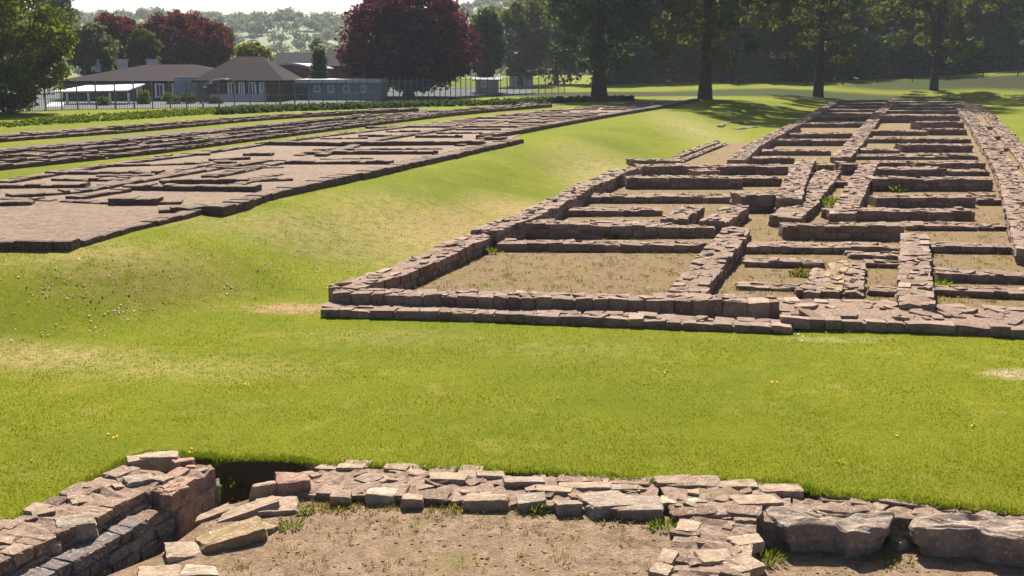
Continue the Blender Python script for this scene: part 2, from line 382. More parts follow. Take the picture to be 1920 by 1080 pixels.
def wall(mb, path, thick, zb, zt, sl=.28, ch=.13, n=2, amp=.05, ramps=None, fill=True, ruin=.1, core_step=.2, fillsize=.06, dep=.30, core_lo=.012, jit1=.2, tl1=.04):
    """a drystone-faced wall with earth core along a path; zt: top heights per path point"""
    path = np.asarray([q[:2] for q in path], float); zt = np.broadcast_to(np.asarray(zt, float), (len(path),))
    d = np.linalg.norm(np.diff(path, axis=0), axis=1); S = np.concatenate([[0], np.cumsum(d)]); L = S[-1]
    seed = int(rng.integers(1, 9999))
    def pos(s):
        x = np.interp(s, S, path[:, 0]); y = np.interp(s, S, path[:, 1])
        i = np.clip(np.searchsorted(S, s) - 1, 0, len(d) - 1); dv = np.diff(path, axis=0)[i]
        return x, y, np.arctan2(dv[:, 1], dv[:, 0])
    def top(s): return np.interp(s, S, zt) + vnoise(s, s * 0, .9, seed) * amp * 2 + vnoise(s, s * 0, .33, seed + 1) * amp * .7
    nc_s = max(3, int(L / core_step)); s = np.linspace(0.03, L - .03, nc_s)
    x, y, a = pos(s); tz = top(s) - core_lo
    hw = thick / 2 - .03; prof = [(-hw, None), (-hw, 0), (-hw * .4, 1), (hw * .4, 1), (hw, 0), (hw, None)]
    V = np.zeros((nc_s, 6, 3))
    for j, (tt, kz) in enumerate(prof):
        V[:, j, 0] = x - np.sin(a) * tt; V[:, j, 1] = y + np.cos(a) * tt
        V[:, j, 2] = zb - .1 if kz is None else tz + rng.normal(0, .010, nc_s) - (.012 if kz == 0 else 0)
    ii = np.arange(nc_s * 6).reshape(nc_s, 6)
    q = np.stack([ii[:-1, :-1], ii[1:, :-1], ii[1:, 1:], ii[:-1, 1:]], -1).reshape(-1, 4)
    caps = np.array([[ii[0, 0], ii[0, 1], ii[0, 4], ii[0, 5]], [ii[-1, 5], ii[-1, 4], ii[-1, 1], ii[-1, 0]], [ii[0, 1], ii[0, 2], ii[0, 3], ii[0, 4]], [ii[-1, 4], ii[-1, 3], ii[-1, 2], ii[-1, 1]]])
    mb.add(V.reshape(-1, 3), np.vstack([q, caps]), 1)
    Hm = float(np.max(zt)) - zb; nc = max(1, int(round(Hm / ch))); chh = Hm / nc
    for side in (-1, 1):
        for k in range(nc):
            ls = rng.uniform(.65, 1.45, int(L / sl * 1.6) + 4) * sl; e = np.cumsum(ls) - rng.uniform(0, sl)
            keep = e < L + .1 * sl; e = e[keep]; ls = ls[keep]
            cs = e - ls / 2; cs = cs[(cs > 0)]; ls = ls[-len(cs):] if len(cs) else ls[:0]
            if not len(cs): cs = np.array([L / 2]); ls = np.array([L])
            cs = np.clip(cs, np.minimum(ls / 2, L / 2), np.maximum(L - ls / 2, L / 2))
            T = top(cs); zc = T - (k + .5) * chh
            kp = (zc > zb - chh) & ~((rng.random(len(cs)) < ruin) & (k == 0))
            cs, ls, zc = cs[kp], ls[kp], zc[kp]
            if not len(cs): continue
            x, y, a = pos(cs); dp = thick * dep * rng.uniform(.7, 1.25, len(cs)) if k == 0 else np.full(len(cs), thick * .3)
            tt = side * (thick / 2 - dp / 2 + rng.normal(0, .008, len(cs)))
            zj = rng.normal(0, .007, len(cs)) if k == 0 else 0
            stones(mb, np.stack([x - np.sin(a) * tt, y + np.cos(a) * tt, zc + zj], 1),
                   np.stack([ls / 2 * (.96 if n > 1 else .99), dp / 2, np.full(len(cs), chh / 2 * .97)], 1), a + rng.normal(0, .03, len(cs)), n, {1: jit1, 2: .22, 3: .17}.get(n, .17), .03 if n > 1 else 0, .03 if n > 1 else tl1)
    if fill:
        K = int(L * thick * 14 * (.06 / fillsize)); s = rng.uniform(.05, max(.06, L - .05), K); tt = rng.uniform(-1, 1, K) * thick * .3
        x, y, a = pos(s); r = rng.uniform(.6, 1.6, K) * fillsize
        stones(mb, np.stack([x - np.sin(a) * tt, y + np.cos(a) * tt, top(s) - core_lo - r * .22], 1), np.stack([r, r * rng.uniform(.6, 1, K), r * .45], 1), rng.uniform(0, 6.3, K), min(n, 3), .35, .03, .10)
    return mb

def ribbon(mb, path, thick, zb, zt, amp=.02):
    """a low continuous wall whose top lies almost flush with the gravel it holds: jagged block by block"""
    path = np.asarray([q[:2] for q in path], float); zt = np.broadcast_to(np.asarray(zt, float), (len(path),))
    d = np.linalg.norm(np.diff(path, axis=0), axis=1); S = np.concatenate([[0], np.cumsum(d)]); L = S[-1]
    cuts = np.cumsum(rng.uniform(.12, .35, int(L / .15) + 4)); cuts = np.concatenate([[0], cuts[cuts < L - .05], [L]])
    s = np.repeat(cuts, 2)[1:-1]; nb = len(cuts) - 1; s = s + np.tile([.004, -.004], nb)
    i = np.clip(np.searchsorted(S, s) - 1, 0, len(d) - 1); dv = np.diff(path, axis=0)[i]; a = np.arctan2(dv[:, 1], dv[:, 0])
    x = np.interp(s, S, path[:, 0]); y = np.interp(s, S, path[:, 1]); n_ = len(s)
    R2 = lambda sd: np.repeat(rng.normal(0, sd, nb), 2) + rng.normal(0, sd * .3, n_)
    tz = np.interp(s, S, zt) + R2(amp * .55) + vnoise(s, s * 0, 3.5, int(rng.integers(1, 999))) * amp * 1.6
    l_ = -thick / 2 + R2(.014) + vnoise(s, s * 0, 3.1, 5) * .08; r_ = thick / 2 + R2(.014) + vnoise(s, s * 0, 3.1, 9) * .08
    V = np.zeros((n_, 6, 3))
    for j, (tt, zz) in enumerate(((l_, None), (l_, 0), (l_ * .55, .012), (r_ * .55, .012), (r_, 0), (r_, None))):
        V[:, j, 0] = x - np.sin(a) * tt; V[:, j, 1] = y + np.cos(a) * tt; V[:, j, 2] = zb - .1 if zz is None else tz + zz
    ii = np.arange(n_ * 6).reshape(n_, 6)
    q = np.stack([ii[:-1, :-1], ii[1:, :-1], ii[1:, 1:], ii[:-1, 1:]], -1)
    mb.add(V.reshape(-1, 3), q[:, [0, 1, 3, 4]].reshape(-1, 4), 0); n0 = mb.n - n_ * 6
    mb.F.append(q[:, 2].reshape(-1, 4) + n0); mb.M.append(np.full(len(q), 1))
    e = np.array([[ii[0, 5], ii[0, 4], ii[0, 1], ii[0, 0]], [ii[0, 4], ii[0, 3], ii[0, 2], ii[0, 1]], [ii[-1, 0], ii[-1, 1], ii[-1, 4], ii[-1, 5]], [ii[-1, 1], ii[-1, 2], ii[-1, 3], ii[-1, 4]]])
    mb.F.append(e + n0); mb.M.append(np.zeros(4, int))
SM = [M['stone'], M['mortar']]
SN = [M['stone_near'], M['mortar']]

# ------------------------------------------------------------------ right barrack
rb = empty('barrack_ruin', U(616, 570))
tag(rb, 'long ruined barrack of stone-walled rooms right of the grass bank, seen end on', 'ruin')
ZF = .03
def cross(x0, yb0, x1, yb1, face0, face1=None, thick=.5, name='partition_wall', n=2, base=ZF, parent=rb, mats=SM, amp=.025, sl=.27, ch=.12, ruin=.08, fill=True, extra=0):
    """a wall whose near foot runs between two ground points; face: how many rows its near face takes"""
    face1 = face0 if face1 is None else face1
    A, B = U(x0, yb0, base), U(x1, yb1, base)
    za, zb_ = ztop(A, yb0 - face0), ztop(B, yb1 - face1)
    if parent is rb: thick = max(thick, float(np.interp((yb0 + yb1) / 2, [200, 260, 300, 350, 400, 450, 560], [1.2, 1.0, .9, .8, .62, .55, .35])))
    d = (B - A)[:2]; nrm = np.array([-d[1], d[0]]) / np.linalg.norm(d)
    if nrm[1] < 0: nrm = -nrm
    mb = MB(); tight = parent is not rb
    if tight: ribbon(mb, [A[:2] + nrm * thick / 2, B[:2] + nrm * thick / 2], thick, base, [za, zb_], amp)
    else: wall(mb, [A[:2] + nrm * thick / 2, B[:2] + nrm * thick / 2], thick, base, [za, zb_], sl, ch, n, amp, ruin=.0 if tight else ruin, fill=fill and not tight, core_lo=-.004 if tight else .005, jit1=.08 if tight else .2, tl1=.008 if tight else .04, dep=.2 if tight else .3)
    return mb.build(name, mats, parent)
def along(pts, zt, thick, name='side_wall', n=2, base=ZF, parent=rb, mats=SM, amp=.035, sl=.28, ch=.12, ruin=.1, fill=True, cs=.2):
    zt = np.broadcast_to(zt, (len(pts),))
    mb = MB(); tight = parent is not rb
    if tight: ribbon(mb, [U(p_[0], p_[1], z) for p_, z in zip(pts, zt)], thick, base, zt, amp)
    else: wall(mb, [U(p_[0], p_[1], z) for p_, z in zip(pts, zt)], thick, base, zt, sl, ch, n, amp, ruin=ruin, fill=fill, core_step=cs, core_lo=-.004 if tight else .005, jit1=.08 if tight else .2, tl1=.008 if tight else .04, dep=.2 if tight else .3)
    return mb.build(name, mats, parent)

floor_poly = [U(600, 590), U(640, 548), U(870, 445), U(1000, 402), U(1170, 330), U(1330, 270), U(1425, 268), U(1530, 215), U(1575, 186), U(1790, 186), U(1848, 200), U(1920, 290), U(2060, 440), U(2300, 660), U(1920, 628), U(1400, 610)]
sheet('room_floor', floor_poly, ZF - .015, M['gravel_room'])

# plinth and front wall
A = [U(604, 576, .10), U(900, 583, .10), U(1180, 594, .10), U(1488, 606, .10)]
mb = MB(); wall(mb, A, .42, 0.0, .11, .24, .11, 3, .014, ruin=.03, dep=.55); mb.build('plinth', SM, rb)
B = [U(628, 541, .27), U(760, 546, .27), U(1000, 551, .27), U(1180, 554, .27), U(1300, 556, .27), U(1462, 559, .27)]
mb = MB(); wall(mb, B, .45, .05, .27, .23, .2, 3, .014, ruin=.03, dep=.5); mb.build('front_wall', SM, rb)
# the broad ruined right part of the front wall, paved with big flat stones
mb = MB()
Cp = [U(1452, 578, .13), U(1700, 584, .13), U(1920, 594, .13), U(2150, 606, .13)]
wall(mb, Cp, 1.45, 0.0, .13, .28, .13, 3, .012, ruin=.02, fillsize=.10, dep=.16)
mb.build('front_wall', SM, rb)

# side wall, bank side
along([(640, 541), (700, 522), (760, 502), (850, 462), (905, 436)], [.27, .27, .26, .28, .30], .55, n=3)
along([(905, 432), (975, 408), (1050, 372), (1100, 346), (1150, 325), (1190, 312)], [.36, .38, .36, .36, .36, .38], .55, n=2)
along([(1250, 300), (1300, 280), (1345, 264)], .10, .35, amp=.03)
along([(1262, 306), (1312, 286), (1360, 268)], .09, .3, amp=.03)
along([(1380, 300), (1412, 272), (1440, 258), (1470, 243), (1492, 232)], .36, .6)
along([(1500, 228), (1530, 212), (1552, 198), (1575, 186)], .33, .6, sl=.5, n=1)

# rooms on the bank side, near to far
cross(928, 470, 1325, 472, 14, 14, .42)
cross(960, 446, 1345, 444, 28, 16, .55)
cross(1090, 424, 1262, 424, 6, 6, .30)
cross(1054, 405, 1245, 404, 12, 11, .45)
cross(1093, 380, 1385, 380, 12, 11, .45)
cross(1173, 353, 1395, 353, 19, 19, .5)
cross(1296, 340, 1352, 340, 20, 20, .4)
cross(1192, 327, 1480, 327, 16, 15, .5)
cross(1182, 310, 1286, 309, 9, 8, .5)
cross(1380, 307, 1492, 306, 10, 10, .6)
along([(1262, 410), (1300, 384)], .32, .55, 'partition_wall')
along([(1335, 415), (1385, 384)], .30, .55, 'partition_wall')
cross(1387, 397, 1468, 396, 31, 30, .85)
cross(1330, 349, 1468, 348, 14, 14, .6)
along([(1478, 372), (1488, 345), (1500, 320), (1514, 296)], [.40, .40, .36, .36], .6, 'spine_wall')
along([(1470, 408), (1500, 385), (1530, 350), (1556, 320)], [.22, .22, .24, .24], .7, 'spine_wall')
along([(1578, 400), (1598, 368), (1616, 330), (1632, 304)], [.24, .28, .32, .34], .55, 'spine_wall')
cross(1514, 321, 1573, 321, 13, 13, .5); cross(1576, 327, 1611, 327, 20, 20, .5); cross(1563, 351, 1597, 351, 10, 10, .5); cross(1552, 378, 1600, 378, 6, 6, .5)
along([(1575, 296), (1600, 270), (1628, 236), (1645, 214), (1660, 202), (1672, 190)], [.26, .26, .28, .3, .3, .3], .7, 'spine_wall', sl=.35)

# rooms on the right, near to far
cross(1466, 447, 1698, 450, 22, 26, .5); cross(1698, 431, 1893, 432, 7, 7, .55)
cross(1380, 474, 1692, 475, 13, 10, .6); cross(1744, 473, 1990, 476, 11, 11, .5)
cross(1395, 499, 1550, 502, 10, 9, .4, amp=.04); cross(1590, 484, 1690, 486, 5, 5, .35, amp=.03); cross(1620, 500, 1688, 502, 6, 6, .3, amp=.03)
cross(1756, 527, 2040, 534, 15, 16, .5)
cross(1380, 541, 1500, 546, 8, 8, .35, amp=.04); cross(1625, 552, 1690, 556, 10, 10, .4, amp=.04); cross(1728, 552, 2060, 566, 9, 10, .4)
cross(1490, 556, 1625, 560, 9, 9, .35, amp=.05)
along([(1383, 428), (1355, 462), (1318, 505), (1288, 545)], [.30, .26, .22, .22], .55, 'spine_wall', n=3, amp=.045)
along([(1714, 436), (1716, 500), (1718, 570)], [.26, .24, .22], .50, 'spine_wall', n=3, amp=.03)
along([(1541, 500), (1522, 545)], [.16, .16], .30, 'partition_wall', n=3); along([(1575, 492), (1556, 546)], [.12, .14], .33, 'partition_wall', n=3, mats=[M['stone_yellow'], M['mortar']])
along([(1608, 488), (1598, 545)], [.15, .15], .28, 'partition_wall', n=3)
cross(1554, 413, 1831, 412, 18, 17, .5); cross(1640, 388, 1832, 388, 18, 18, .5); cross(1832, 384, 1880, 384, 9, 9, .4); cross(1832, 372, 1870, 372, 7, 7, .4)
cross(1633, 357, 1863, 357, 21, 21, .5); cross(1633, 330, 1775, 330, 13, 13, .5); cross(1775, 329, 1858, 329, 8, 8, .5)
cross(1638, 312, 1715, 312, 8, 8, .5); cross(1715, 318, 1850, 318, 13, 13, .5)
cross(1579, 299, 1779, 299, 6, 6, .6); cross(1720, 297, 1836, 299, 8, 6, .5)
cross(1690, 285, 1825, 285, 13, 13, .6); cross(1614, 287, 1690, 287, 6, 6, .5); cross(1625, 268, 1822, 268, 7, 7, .6)
cross(1630, 254, 1740, 254, 8, 8, .6); cross(1740, 253, 1814, 253, 11, 11, .6); cross(1725, 243, 1809, 242, 14, 14, .7); cross(1650, 230, 1801, 230, 13, 13, .7)
for yb, fc, x0, x1 in ((221, 5, 1655, 1797), (213, 5, 1660, 1796), (206, 4, 1664, 1794), (200, 4, 1668, 1792), (194, 3, 1672, 1790), (189, 3, 1675, 1788)):
    cross(x0, yb, x1, yb, fc, fc, .8, n=1, sl=.6, fill=False)
cross(1419, 291, 1560, 291, 8, 8, .6); cross(1443, 273, 1590, 273, 10, 10, .6); cross(1470, 259, 1600, 259, 8, 8, .6); cross(1492, 239, 1630, 239, 8, 8, .7); cross(1527, 226, 1634, 226, 8, 8, .7)
for yb, fc, x0, x1 in ((217, 4, 1532, 1642), (210, 4, 1540, 1648), (203, 4, 1552, 1655), (197, 3, 1560, 1660), (191, 3, 1570, 1668)):
    cross(x0, yb, x1, yb, fc, fc, .8, n=1, sl=.6, fill=False)
# outer wall on the veranda side, wide and broken
along([(1945, 470), (1928, 425), (1912, 380), (1900, 345), (1880, 305), (1862, 278)], .28, .68, sl=.32, amp=.04)
along([(1862, 278), (1848, 258), (1828, 230), (1812, 212), (1796, 196)], .30, .75, sl=.4, amp=.04)
for xx, yy in ((1868, 262), (1874, 283), (1896, 316), (1850, 243)):
    cross(xx - 12, yy, xx + 18, yy, 6, 6, .5)
along([(2160, 560), (2060, 470), (1975, 370), (1925, 305), (1880, 252), (1846, 212), (1836, 196)], .14, .40, 'gutter', sl=.5, amp=.02, mats=[M['stone_near'], M['mortar']])
along([(2200, 560), (2095, 470), (2000, 370), (1945, 305), (1896, 252), (1860, 215)], .20, .30, 'gutter', sl=.5, amp=.03)

# ------------------------------------------------------------------ left barracks (higher level)
def lb_sheet(name, near, far, material):
    sheet(name, [U(x, y, ZL) for x, y in near] + [U(x, y, ZL) for x, y in far[::-1]], ZL + .02, material)
near1 = [(-500, 520), (-100, 462), (30, 455), (140, 455), (230, 428), (300, 414), (395, 388), (450, 379), (497, 362), (580, 345), (645, 331), (762, 308), (840, 290), (950, 266), (1004, 238), (1087, 225), (1160, 212), (1251, 198), (1310, 186)]
far1 = [(-500, 395), (-100, 352), (0, 339), (110, 321), (230, 304), (350, 288), (490, 268), (620, 251), (760, 236), (950, 213), (1100, 201), (1220, 190), (1300, 184)]
lb_sheet('gravel_ground', near1, far1, M['gravel_pink'])
near2 = [(-500, 367), (-100, 325), (0, 312), (130, 299), (300, 282), (500, 257), (700, 232), (830, 217), (950, 205), (1050, 197)]
far2 = [(-500, 318), (-100, 288), (0, 279), (170, 262), (440, 237), (600, 222), (750, 212), (900, 202), (1050, 194)]
lb_sheet('gravel_ground', near2, far2, M['gravel_old'])
near3 = [(-500, 300), (-100, 271), (0, 262), (250, 245), (500, 222), (650, 214), (800, 206)]
far3 = [(-500, 278), (-100, 257), (0, 251), (250, 233), (500, 216), (650, 209), (800, 202)]
lb_sheet('gravel_ground', near3, far3, M['gravel_old'])

l1 = empty('barrack_ruin', U(500, 330, ZL)); tag(l1, 'wide ruined barrack filled with pale pinkish gravel left of the grass bank', 'ruin')
SL = [M['stone_shaded'], M['gravel_pink']]; SL2 = [M['stone_shaded'], M['gravel_old']]
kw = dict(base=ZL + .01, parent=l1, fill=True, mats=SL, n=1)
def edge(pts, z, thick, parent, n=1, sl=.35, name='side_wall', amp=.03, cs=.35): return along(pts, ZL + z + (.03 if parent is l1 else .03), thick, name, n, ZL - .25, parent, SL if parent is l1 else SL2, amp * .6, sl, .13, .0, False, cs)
edge([(-120, 462), (-20, 452), (30, 451), (140, 452)], .10, .35, l1, 1, .28, 'end_wall')
edge([(140, 452), (185, 440), (230, 426), (300, 411), (345, 400), (392, 384)], .05, .30, l1)
edge([(398, 388), (450, 376), (497, 360), (580, 342), (645, 328), (762, 304), (840, 288)], .12, .42, l1)
edge([(840, 288), (903, 274), (968, 260)], .12, .5, l1)
edge([(905, 254), (1004, 236), (1087, 222), (1160, 210), (1251, 196), (1305, 185)], .14, .6, l1, 1, .6)
for (x0, y0, x1, y1, fc) in [(60, 386, -60, 389, 7), (203, 386, 297, 386, 13), (297, 385, 341, 384, 5), (299, 401, 349, 399, 7), (352, 404, 396, 398, 13), (229, 358, 480, 361, 9), (302, 347, 466, 345, 9),
                         (89, 328, 300, 329, 6), (-60, 355, 161, 353, 7), (180, 315, 445, 307, 4), (455, 293, 510, 293, 6), (570, 291, 822, 290, 6), (533, 309, 736, 309, 7), (489, 273, 640, 275, 8), (640, 275, 911, 272, 8),
                         (674, 258, 736, 257, 4), (778, 259, 867, 259, 5), (726, 249, 790, 248, 3), (854, 245, 940, 245, 4), (360, 293, 395, 292, 4), (290, 298, 318, 298, 6), (455, 343, 520, 341, 4), (500, 341, 550, 340, 5),
                         (900, 264, 952, 263, 5), (820, 252, 905, 251, 3), (690, 241, 800, 238, 3), (600, 262, 690, 261, 3)]:
    if x0 > x1: x0, y0, x1, y1 = x1, y1, x0, y0
    cross(x0, y0, x1, y1, fc, fc, .4, sl=.32, ruin=.15, amp=.02, **kw)
for pts in ([(16, 366), (156, 355), (234, 341), (330, 325), (417, 311), (500, 300)], [(135, 369), (234, 354)], [(390, 330), (450, 319), (533, 301)], [(110, 322), (230, 304), (350, 289), (490, 269), (620, 252), (760, 237), (950, 214), (1100, 202)],
            [(0, 340), (60, 331), (110, 323)], [(600, 290), (700, 262), (800, 247), (960, 224), (1100, 208)]):
    edge(pts, .05, .38, l1, 1, .4, 'spine_wall')
for x0, y0, x1, y1, fc in ((0, 375, 203, 385, 4), (300, 340, 302, 347, 5), (96, 340, 234, 342, 4), (417, 318, 533, 316, 3), (600, 300, 700, 299, 3), (650, 283, 830, 281, 3), (480, 305, 560, 303, 3), (395, 303, 470, 300, 4), (180, 333, 290, 331, 3)):
    cross(x0, y0, x1, y1, fc, fc, .3, sl=.32, ruin=.15, amp=.02, **kw)
for pts in ([(420, 352), (470, 338), (520, 325)], [(300, 328), (360, 313), (420, 300)], [(560, 290), (600, 281), (640, 275)], [(736, 309), (780, 298), (822, 289)], [(660, 274), (700, 264), (740, 257)], [(860, 272), (900, 262), (940, 254)], [(170, 354), (200, 345), (235, 330)]):
    edge(pts, .03, .32, l1, 1, .4, 'partition_wall')
for i, yb in enumerate(np.linspace(240, 196, 17)):
    xa = np.interp(yb, [196, 213, 236, 251], [1140, 950, 760, 620]) + 30; xb = np.interp(yb, [192, 198, 212, 225, 238, 266], [1290, 1251, 1160, 1087, 1004, 930]) - 18
    xm = xa + (xb - xa) * (.35 + .3 * random.random())
    for a_, b_ in ((xa, xm), (xm + 8, xb)):
        if random.random() < .85 and b_ - a_ > 15: cross(a_, yb, b_, yb, random.choice([2.2, 3, 3.6]), None, .5, n=1, sl=.5, ruin=.15, amp=.02, base=ZL + .01, parent=l1, fill=False)

l2 = empty('barrack_ruin', U(300, 270, ZL)); tag(l2, 'dark narrow strip of ruined barrack walls between the two mown grass strips on the left', 'ruin')
l3 = empty('barrack_ruin', U(300, 238, ZL)); tag(l3, 'farthest thin strip of ruined barrack walls on the left, below the weedy verge and fence', 'ruin')
def strip(near, far, par, rows, cnt, fmax):
    nx_, ny_ = zip(*near); fx_, fy_ = zip(*far)
    for k in range(rows):
        f_ = (k + .15) / rows
        xs = [x for x in np.linspace(-120, near[-1][0] - 20, 12)]
        pts = [(x, np.interp(x, nx_, ny_) * (1 - f_) + np.interp(x, fx_, fy_) * f_ - 2) for x in xs]
        edge(pts, .10 + .07 * (k % 2), .42, par, 1, .8, 'side_wall', .05, .4)
    for i in range(cnt):
        x = random.uniform(-80, near[-1][0] - 60); f_ = random.random() * .8 + .1
        y = np.interp(x, nx_, ny_) * (1 - f_) + np.interp(x, fx_, fy_) * f_
        wd = random.uniform(30, 90) * (y - 150) / 120
        cross(x, y, x + wd, y, random.uniform(2.5, fmax), None, .5, n=1, sl=.5, ruin=.2, amp=.04, base=ZL + .01, parent=par, fill=False)
strip(near2, far2, l2, 4, 46, 6)
strip(near3, far3, l3, 2, 22, 4)

# small drain remains in the grass bank
for j, pts in enumerate(([(1347, 238), (1365, 230), (1392, 229)], [(1378, 243), (1400, 240), (1418, 238)])):
    q0 = U(*pts[0], .2); zz = float(height(q0[:1], q0[1:2])[0]) + .02; mb = MB()
    wall(mb, [U(x, y, zz) for x, y in pts], .35, zz - .15, zz + .03, .35, .12, 1, .03)
    tag(mb.build('stone_kerb', SM), ['short curved row of dark stones in the turf beyond the bank', 'shorter paler row of stones in the turf just right of the curved one'][j], 'stones')

# ------------------------------------------------------------------ foreground building
FGZ = -.06
sheet('gravel_floor', [U(-300, 1500, FGZ), U(150, 1100, FGZ), U(300, 1040, FGZ), U(420, 950, FGZ), U(540, 915, FGZ), U(1280, 940, FGZ), U(1300, 1000, FGZ), U(1200, 1200, FGZ), U(1100, 1500, FGZ)], FGZ, M['gravel'])
FGR = -.22
sheet('gravel_floor', [U(1300, 960, FGR), U(2200, 1010, FGR), U(2400, 1500, FGR), U(1250, 1500, FGR)], FGR, M['gravel'])
FGL = -.42
sheet('gravel_floor', [U(-300, 1000, FGL), U(300, 900, FGL), U(640, 880, FGL), U(640, 1000, FGL), U(500, 1400, FGL), U(-600, 1700, FGL)], FGL, M['gravel_old'])

fw = empty('ruined_wall', U(1000, 920)); tag(fw, 'broad low wall of flat stones crossing the whole foreground along the lawn edge', 'wall')
def scatter_wall(pathz, thick, zb, parent, name='masonry', sl=.3, ch=.13, amp=.015, mats=SN, ruin=.16, fs=.05, dep=.3, n=6):
    mb = MB(); wall(mb, [p_ for p_ in pathz], thick, zb, [p_[2] for p_ in pathz], sl, ch, n, amp, ruin=ruin, core_step=.06, fillsize=fs, dep=dep)
    return mb.build(name, mats, parent)
Z1 = .005
scatter_wall([U(575, 889, Z1), U(770, 899, Z1), U(1000, 911, Z1), U(1240, 928, Z1)], .76, -.2, fw)
scatter_wall([U(1240, 930, Z1 + .01), U(1340, 925, Z1 + .02), U(1490, 942, Z1)], .80, -.35, fw)
scatter_wall([U(1480, 934, Z1), U(1700, 952, Z1), U(1930, 972, Z1), U(2100, 988, Z1)], .30, -.35, fw, sl=.42)

def rock(px, py, z, size, name, material, parent, yaw=0.0, n=6, jit=.18, vn=.025, tilt=.03, label=None, cat=None, group=None, scale_z=1):
    mb = MB(); c = U(px, py, z)
    stones(mb, [[c[0], c[1], z - size[2]]], [size], [yaw], n, jit, vn, tilt)
    o = mb.build(name, [material], parent)
    if label: tag(o, label, cat, group)
    return o
for (px, py, sx_, sy_, sz, yw, mt) in [(718, 920, .12, .075, .07, -.02, 'pale'), (640, 925, .08, .06, .06, 0, 'stone_near'), (775, 930, .09, .06, .06, 0, 'stone_near'), (910, 932, .19, .07, .06, -.02, 'stone_near'),
                                  (995, 932, .12, .09, .05, .1, 'slab'), (1065, 942, .10, .06, .05, .1, 'slab'), (1135, 935, .19, .17, .06, .35, 'slab'), (1200, 942, .16, .14, .06, -.1, 'slab'), (1282, 932, .19, .11, .13, -.05, 'pale'),
                                  (985, 898, .17, .08, .05, .1, 'slab'), (1100, 908, .22, .06, .05, 0, 'stone_near'), (840, 892, .16, .09, .05, .0, 'stone_near'), (745, 873, .10, .06, .05, -.2, 'stone_near'), (920, 886, .14, .06, .05, 0, 'stone_near'),
                                  (1170, 912, .12, .06, .05, 0, 'slab'), (1290, 905, .18, .06, .05, 0, 'slab'), (1385, 905, .16, .09, .07, 0, 'stone_near'), (1465, 912, .17, .09, .07, -.2, 'stone_near'),
                                  (660, 872, .12, .07, .05, .0, 'stone_near'), (1040, 915, .14, .07, .05, .0, 'stone_near'), (1415, 935, .20, .10, .05, .2, 'stone_near')]:
    rock(px, py, Z1 + .022, (sx_, sy_, sz), 'flat_stone', M[mt], fw, yw)

pw = empty('ruined_wall', U(1330, 1020)); tag(pw, 'flat topped partition wall running toward the viewer between the two gravel rooms in the foreground', 'wall')
scatter_wall([U(1345, 955, 0), U(1335, 1010, -.02), U(1315, 1085, -.03), U(1290, 1250, -.05)], .62, -.35, pw, sl=.2, amp=.012, fs=.035, ruin=.25)
for (px, py, sx_, sy_, yw) in [(1290, 985, .12, .08, 1.2), (1252, 1040, .10, .06, 1.2), (1240, 1065, .08, .07, 1.1), (1400, 1010, .12, .10, .3), (1395, 1055, .13, .09, .5), (1340, 1040, .12, .1, .2)]:
    rock(px, py, -.01, (sx_, sy_, .04), 'flat_stone', M['stone_near'], pw, yw)

# two big slabs on edge of the right-hand room
def slab(outline, zt, thick, label, name='stone_slab'):
    """big weathered slab: outline on its top, ragged grooved top and undercut sides"""
    P = np.array([U(x, y, zt)[:2] for x, y in outline]); c = P.mean(0)
    K = 90; d = np.linalg.norm(np.roll(P, -1, 0) - P, axis=1); S_ = np.concatenate([[0], np.cumsum(d)]); Pc = np.vstack([P, P[:1]])
    s = np.linspace(0, S_[-1], K, endpoint=False); ring = np.stack([np.interp(s, S_, Pc[:, 0]), np.interp(s, S_, Pc[:, 1])], 1)
    V = []; seed = int(rng.integers(1, 999))
    levels = [(0, 0.0), (.2, -.012), (.4, .004), (.58, -.006), (.76, .008), (.92, 0.0), (.98, -.006), (.995, -.03), (.95, -.055), (.985, -.075), (.93, -.10), (.95, -.13), (.86, -.17), (.82, -thick)]
    for f_, dz in levels:
        r_ = c + (ring - c) * f_
        g_ = vnoise(r_[:, 0] * .35, r_[:, 1] * 2.2, .09, seed) * .035 + vnoise(r_[:, 0], r_[:, 1], .07, seed + 3) * .015
        o_ = 1 + vnoise(s, s * 0 + dz * 9, .12, seed + 7)[:, None] * (.07 if dz < -.02 else .02)
        r_ = c + (r_ - c) * o_
        V.append(np.stack([r_[:, 0], r_[:, 1], zt + dz + g_ * (1 if dz > -.05 else .8)], 1))
    V = np.concatenate(V); nl = len(levels); q = []
    for i in range(nl - 1):
        for j in range(K): q.append([i * K + j, i * K + (j + 1) % K, (i + 1) * K + (j + 1) % K, (i + 1) * K + j][::-1])
    o_ = np.array([c[0], c[1], zt - thick])
    o = new_mesh(name, V - o_, np.array(q), M['slab'], smooth=False); o.location = [float(v) for v in o_]
    return tag(o, label, 'stone slab')
slab([(1430, 948), (1517, 947), (1522, 957), (1594, 964), (1639, 960), (1650, 952), (1680, 958), (1669, 985), (1628, 996), (1594, 998), (1567, 987), (1525, 985), (1472, 987), (1455, 974), (1436, 962)], .0, .27, 'big weathered stone slab with a dished top, between the partition wall and the slab cut by the right edge')
slab([(1704, 982), (1717, 965), (1789, 962), (1833, 965), (1920, 973), (2040, 990), (2030, 1032), (1920, 1013), (1855, 1006), (1833, 994), (1769, 994), (1711, 989)], .0, .27, 'long weathered stone slab running out of the right edge of the picture')
for (px, py, s_) in ((1690, 1000, .05), (1685, 1022, .06), (1668, 1035, .05), (1700, 1040, .07)):
    pass
rock(1686, 1010, -.16, (.05, .07, .06), 'small_stone', M['stone_near'], None, .3, 3, label='small pale stone wedged upright between the two big slabs', cat='stone')
rock(1685, 1040, -.25, (.07, .05, .04), 'small_stone', M['stone_near'], None, .1, 3, label='small flat stone on the gravel below the gap between the big slabs', cat='stone')

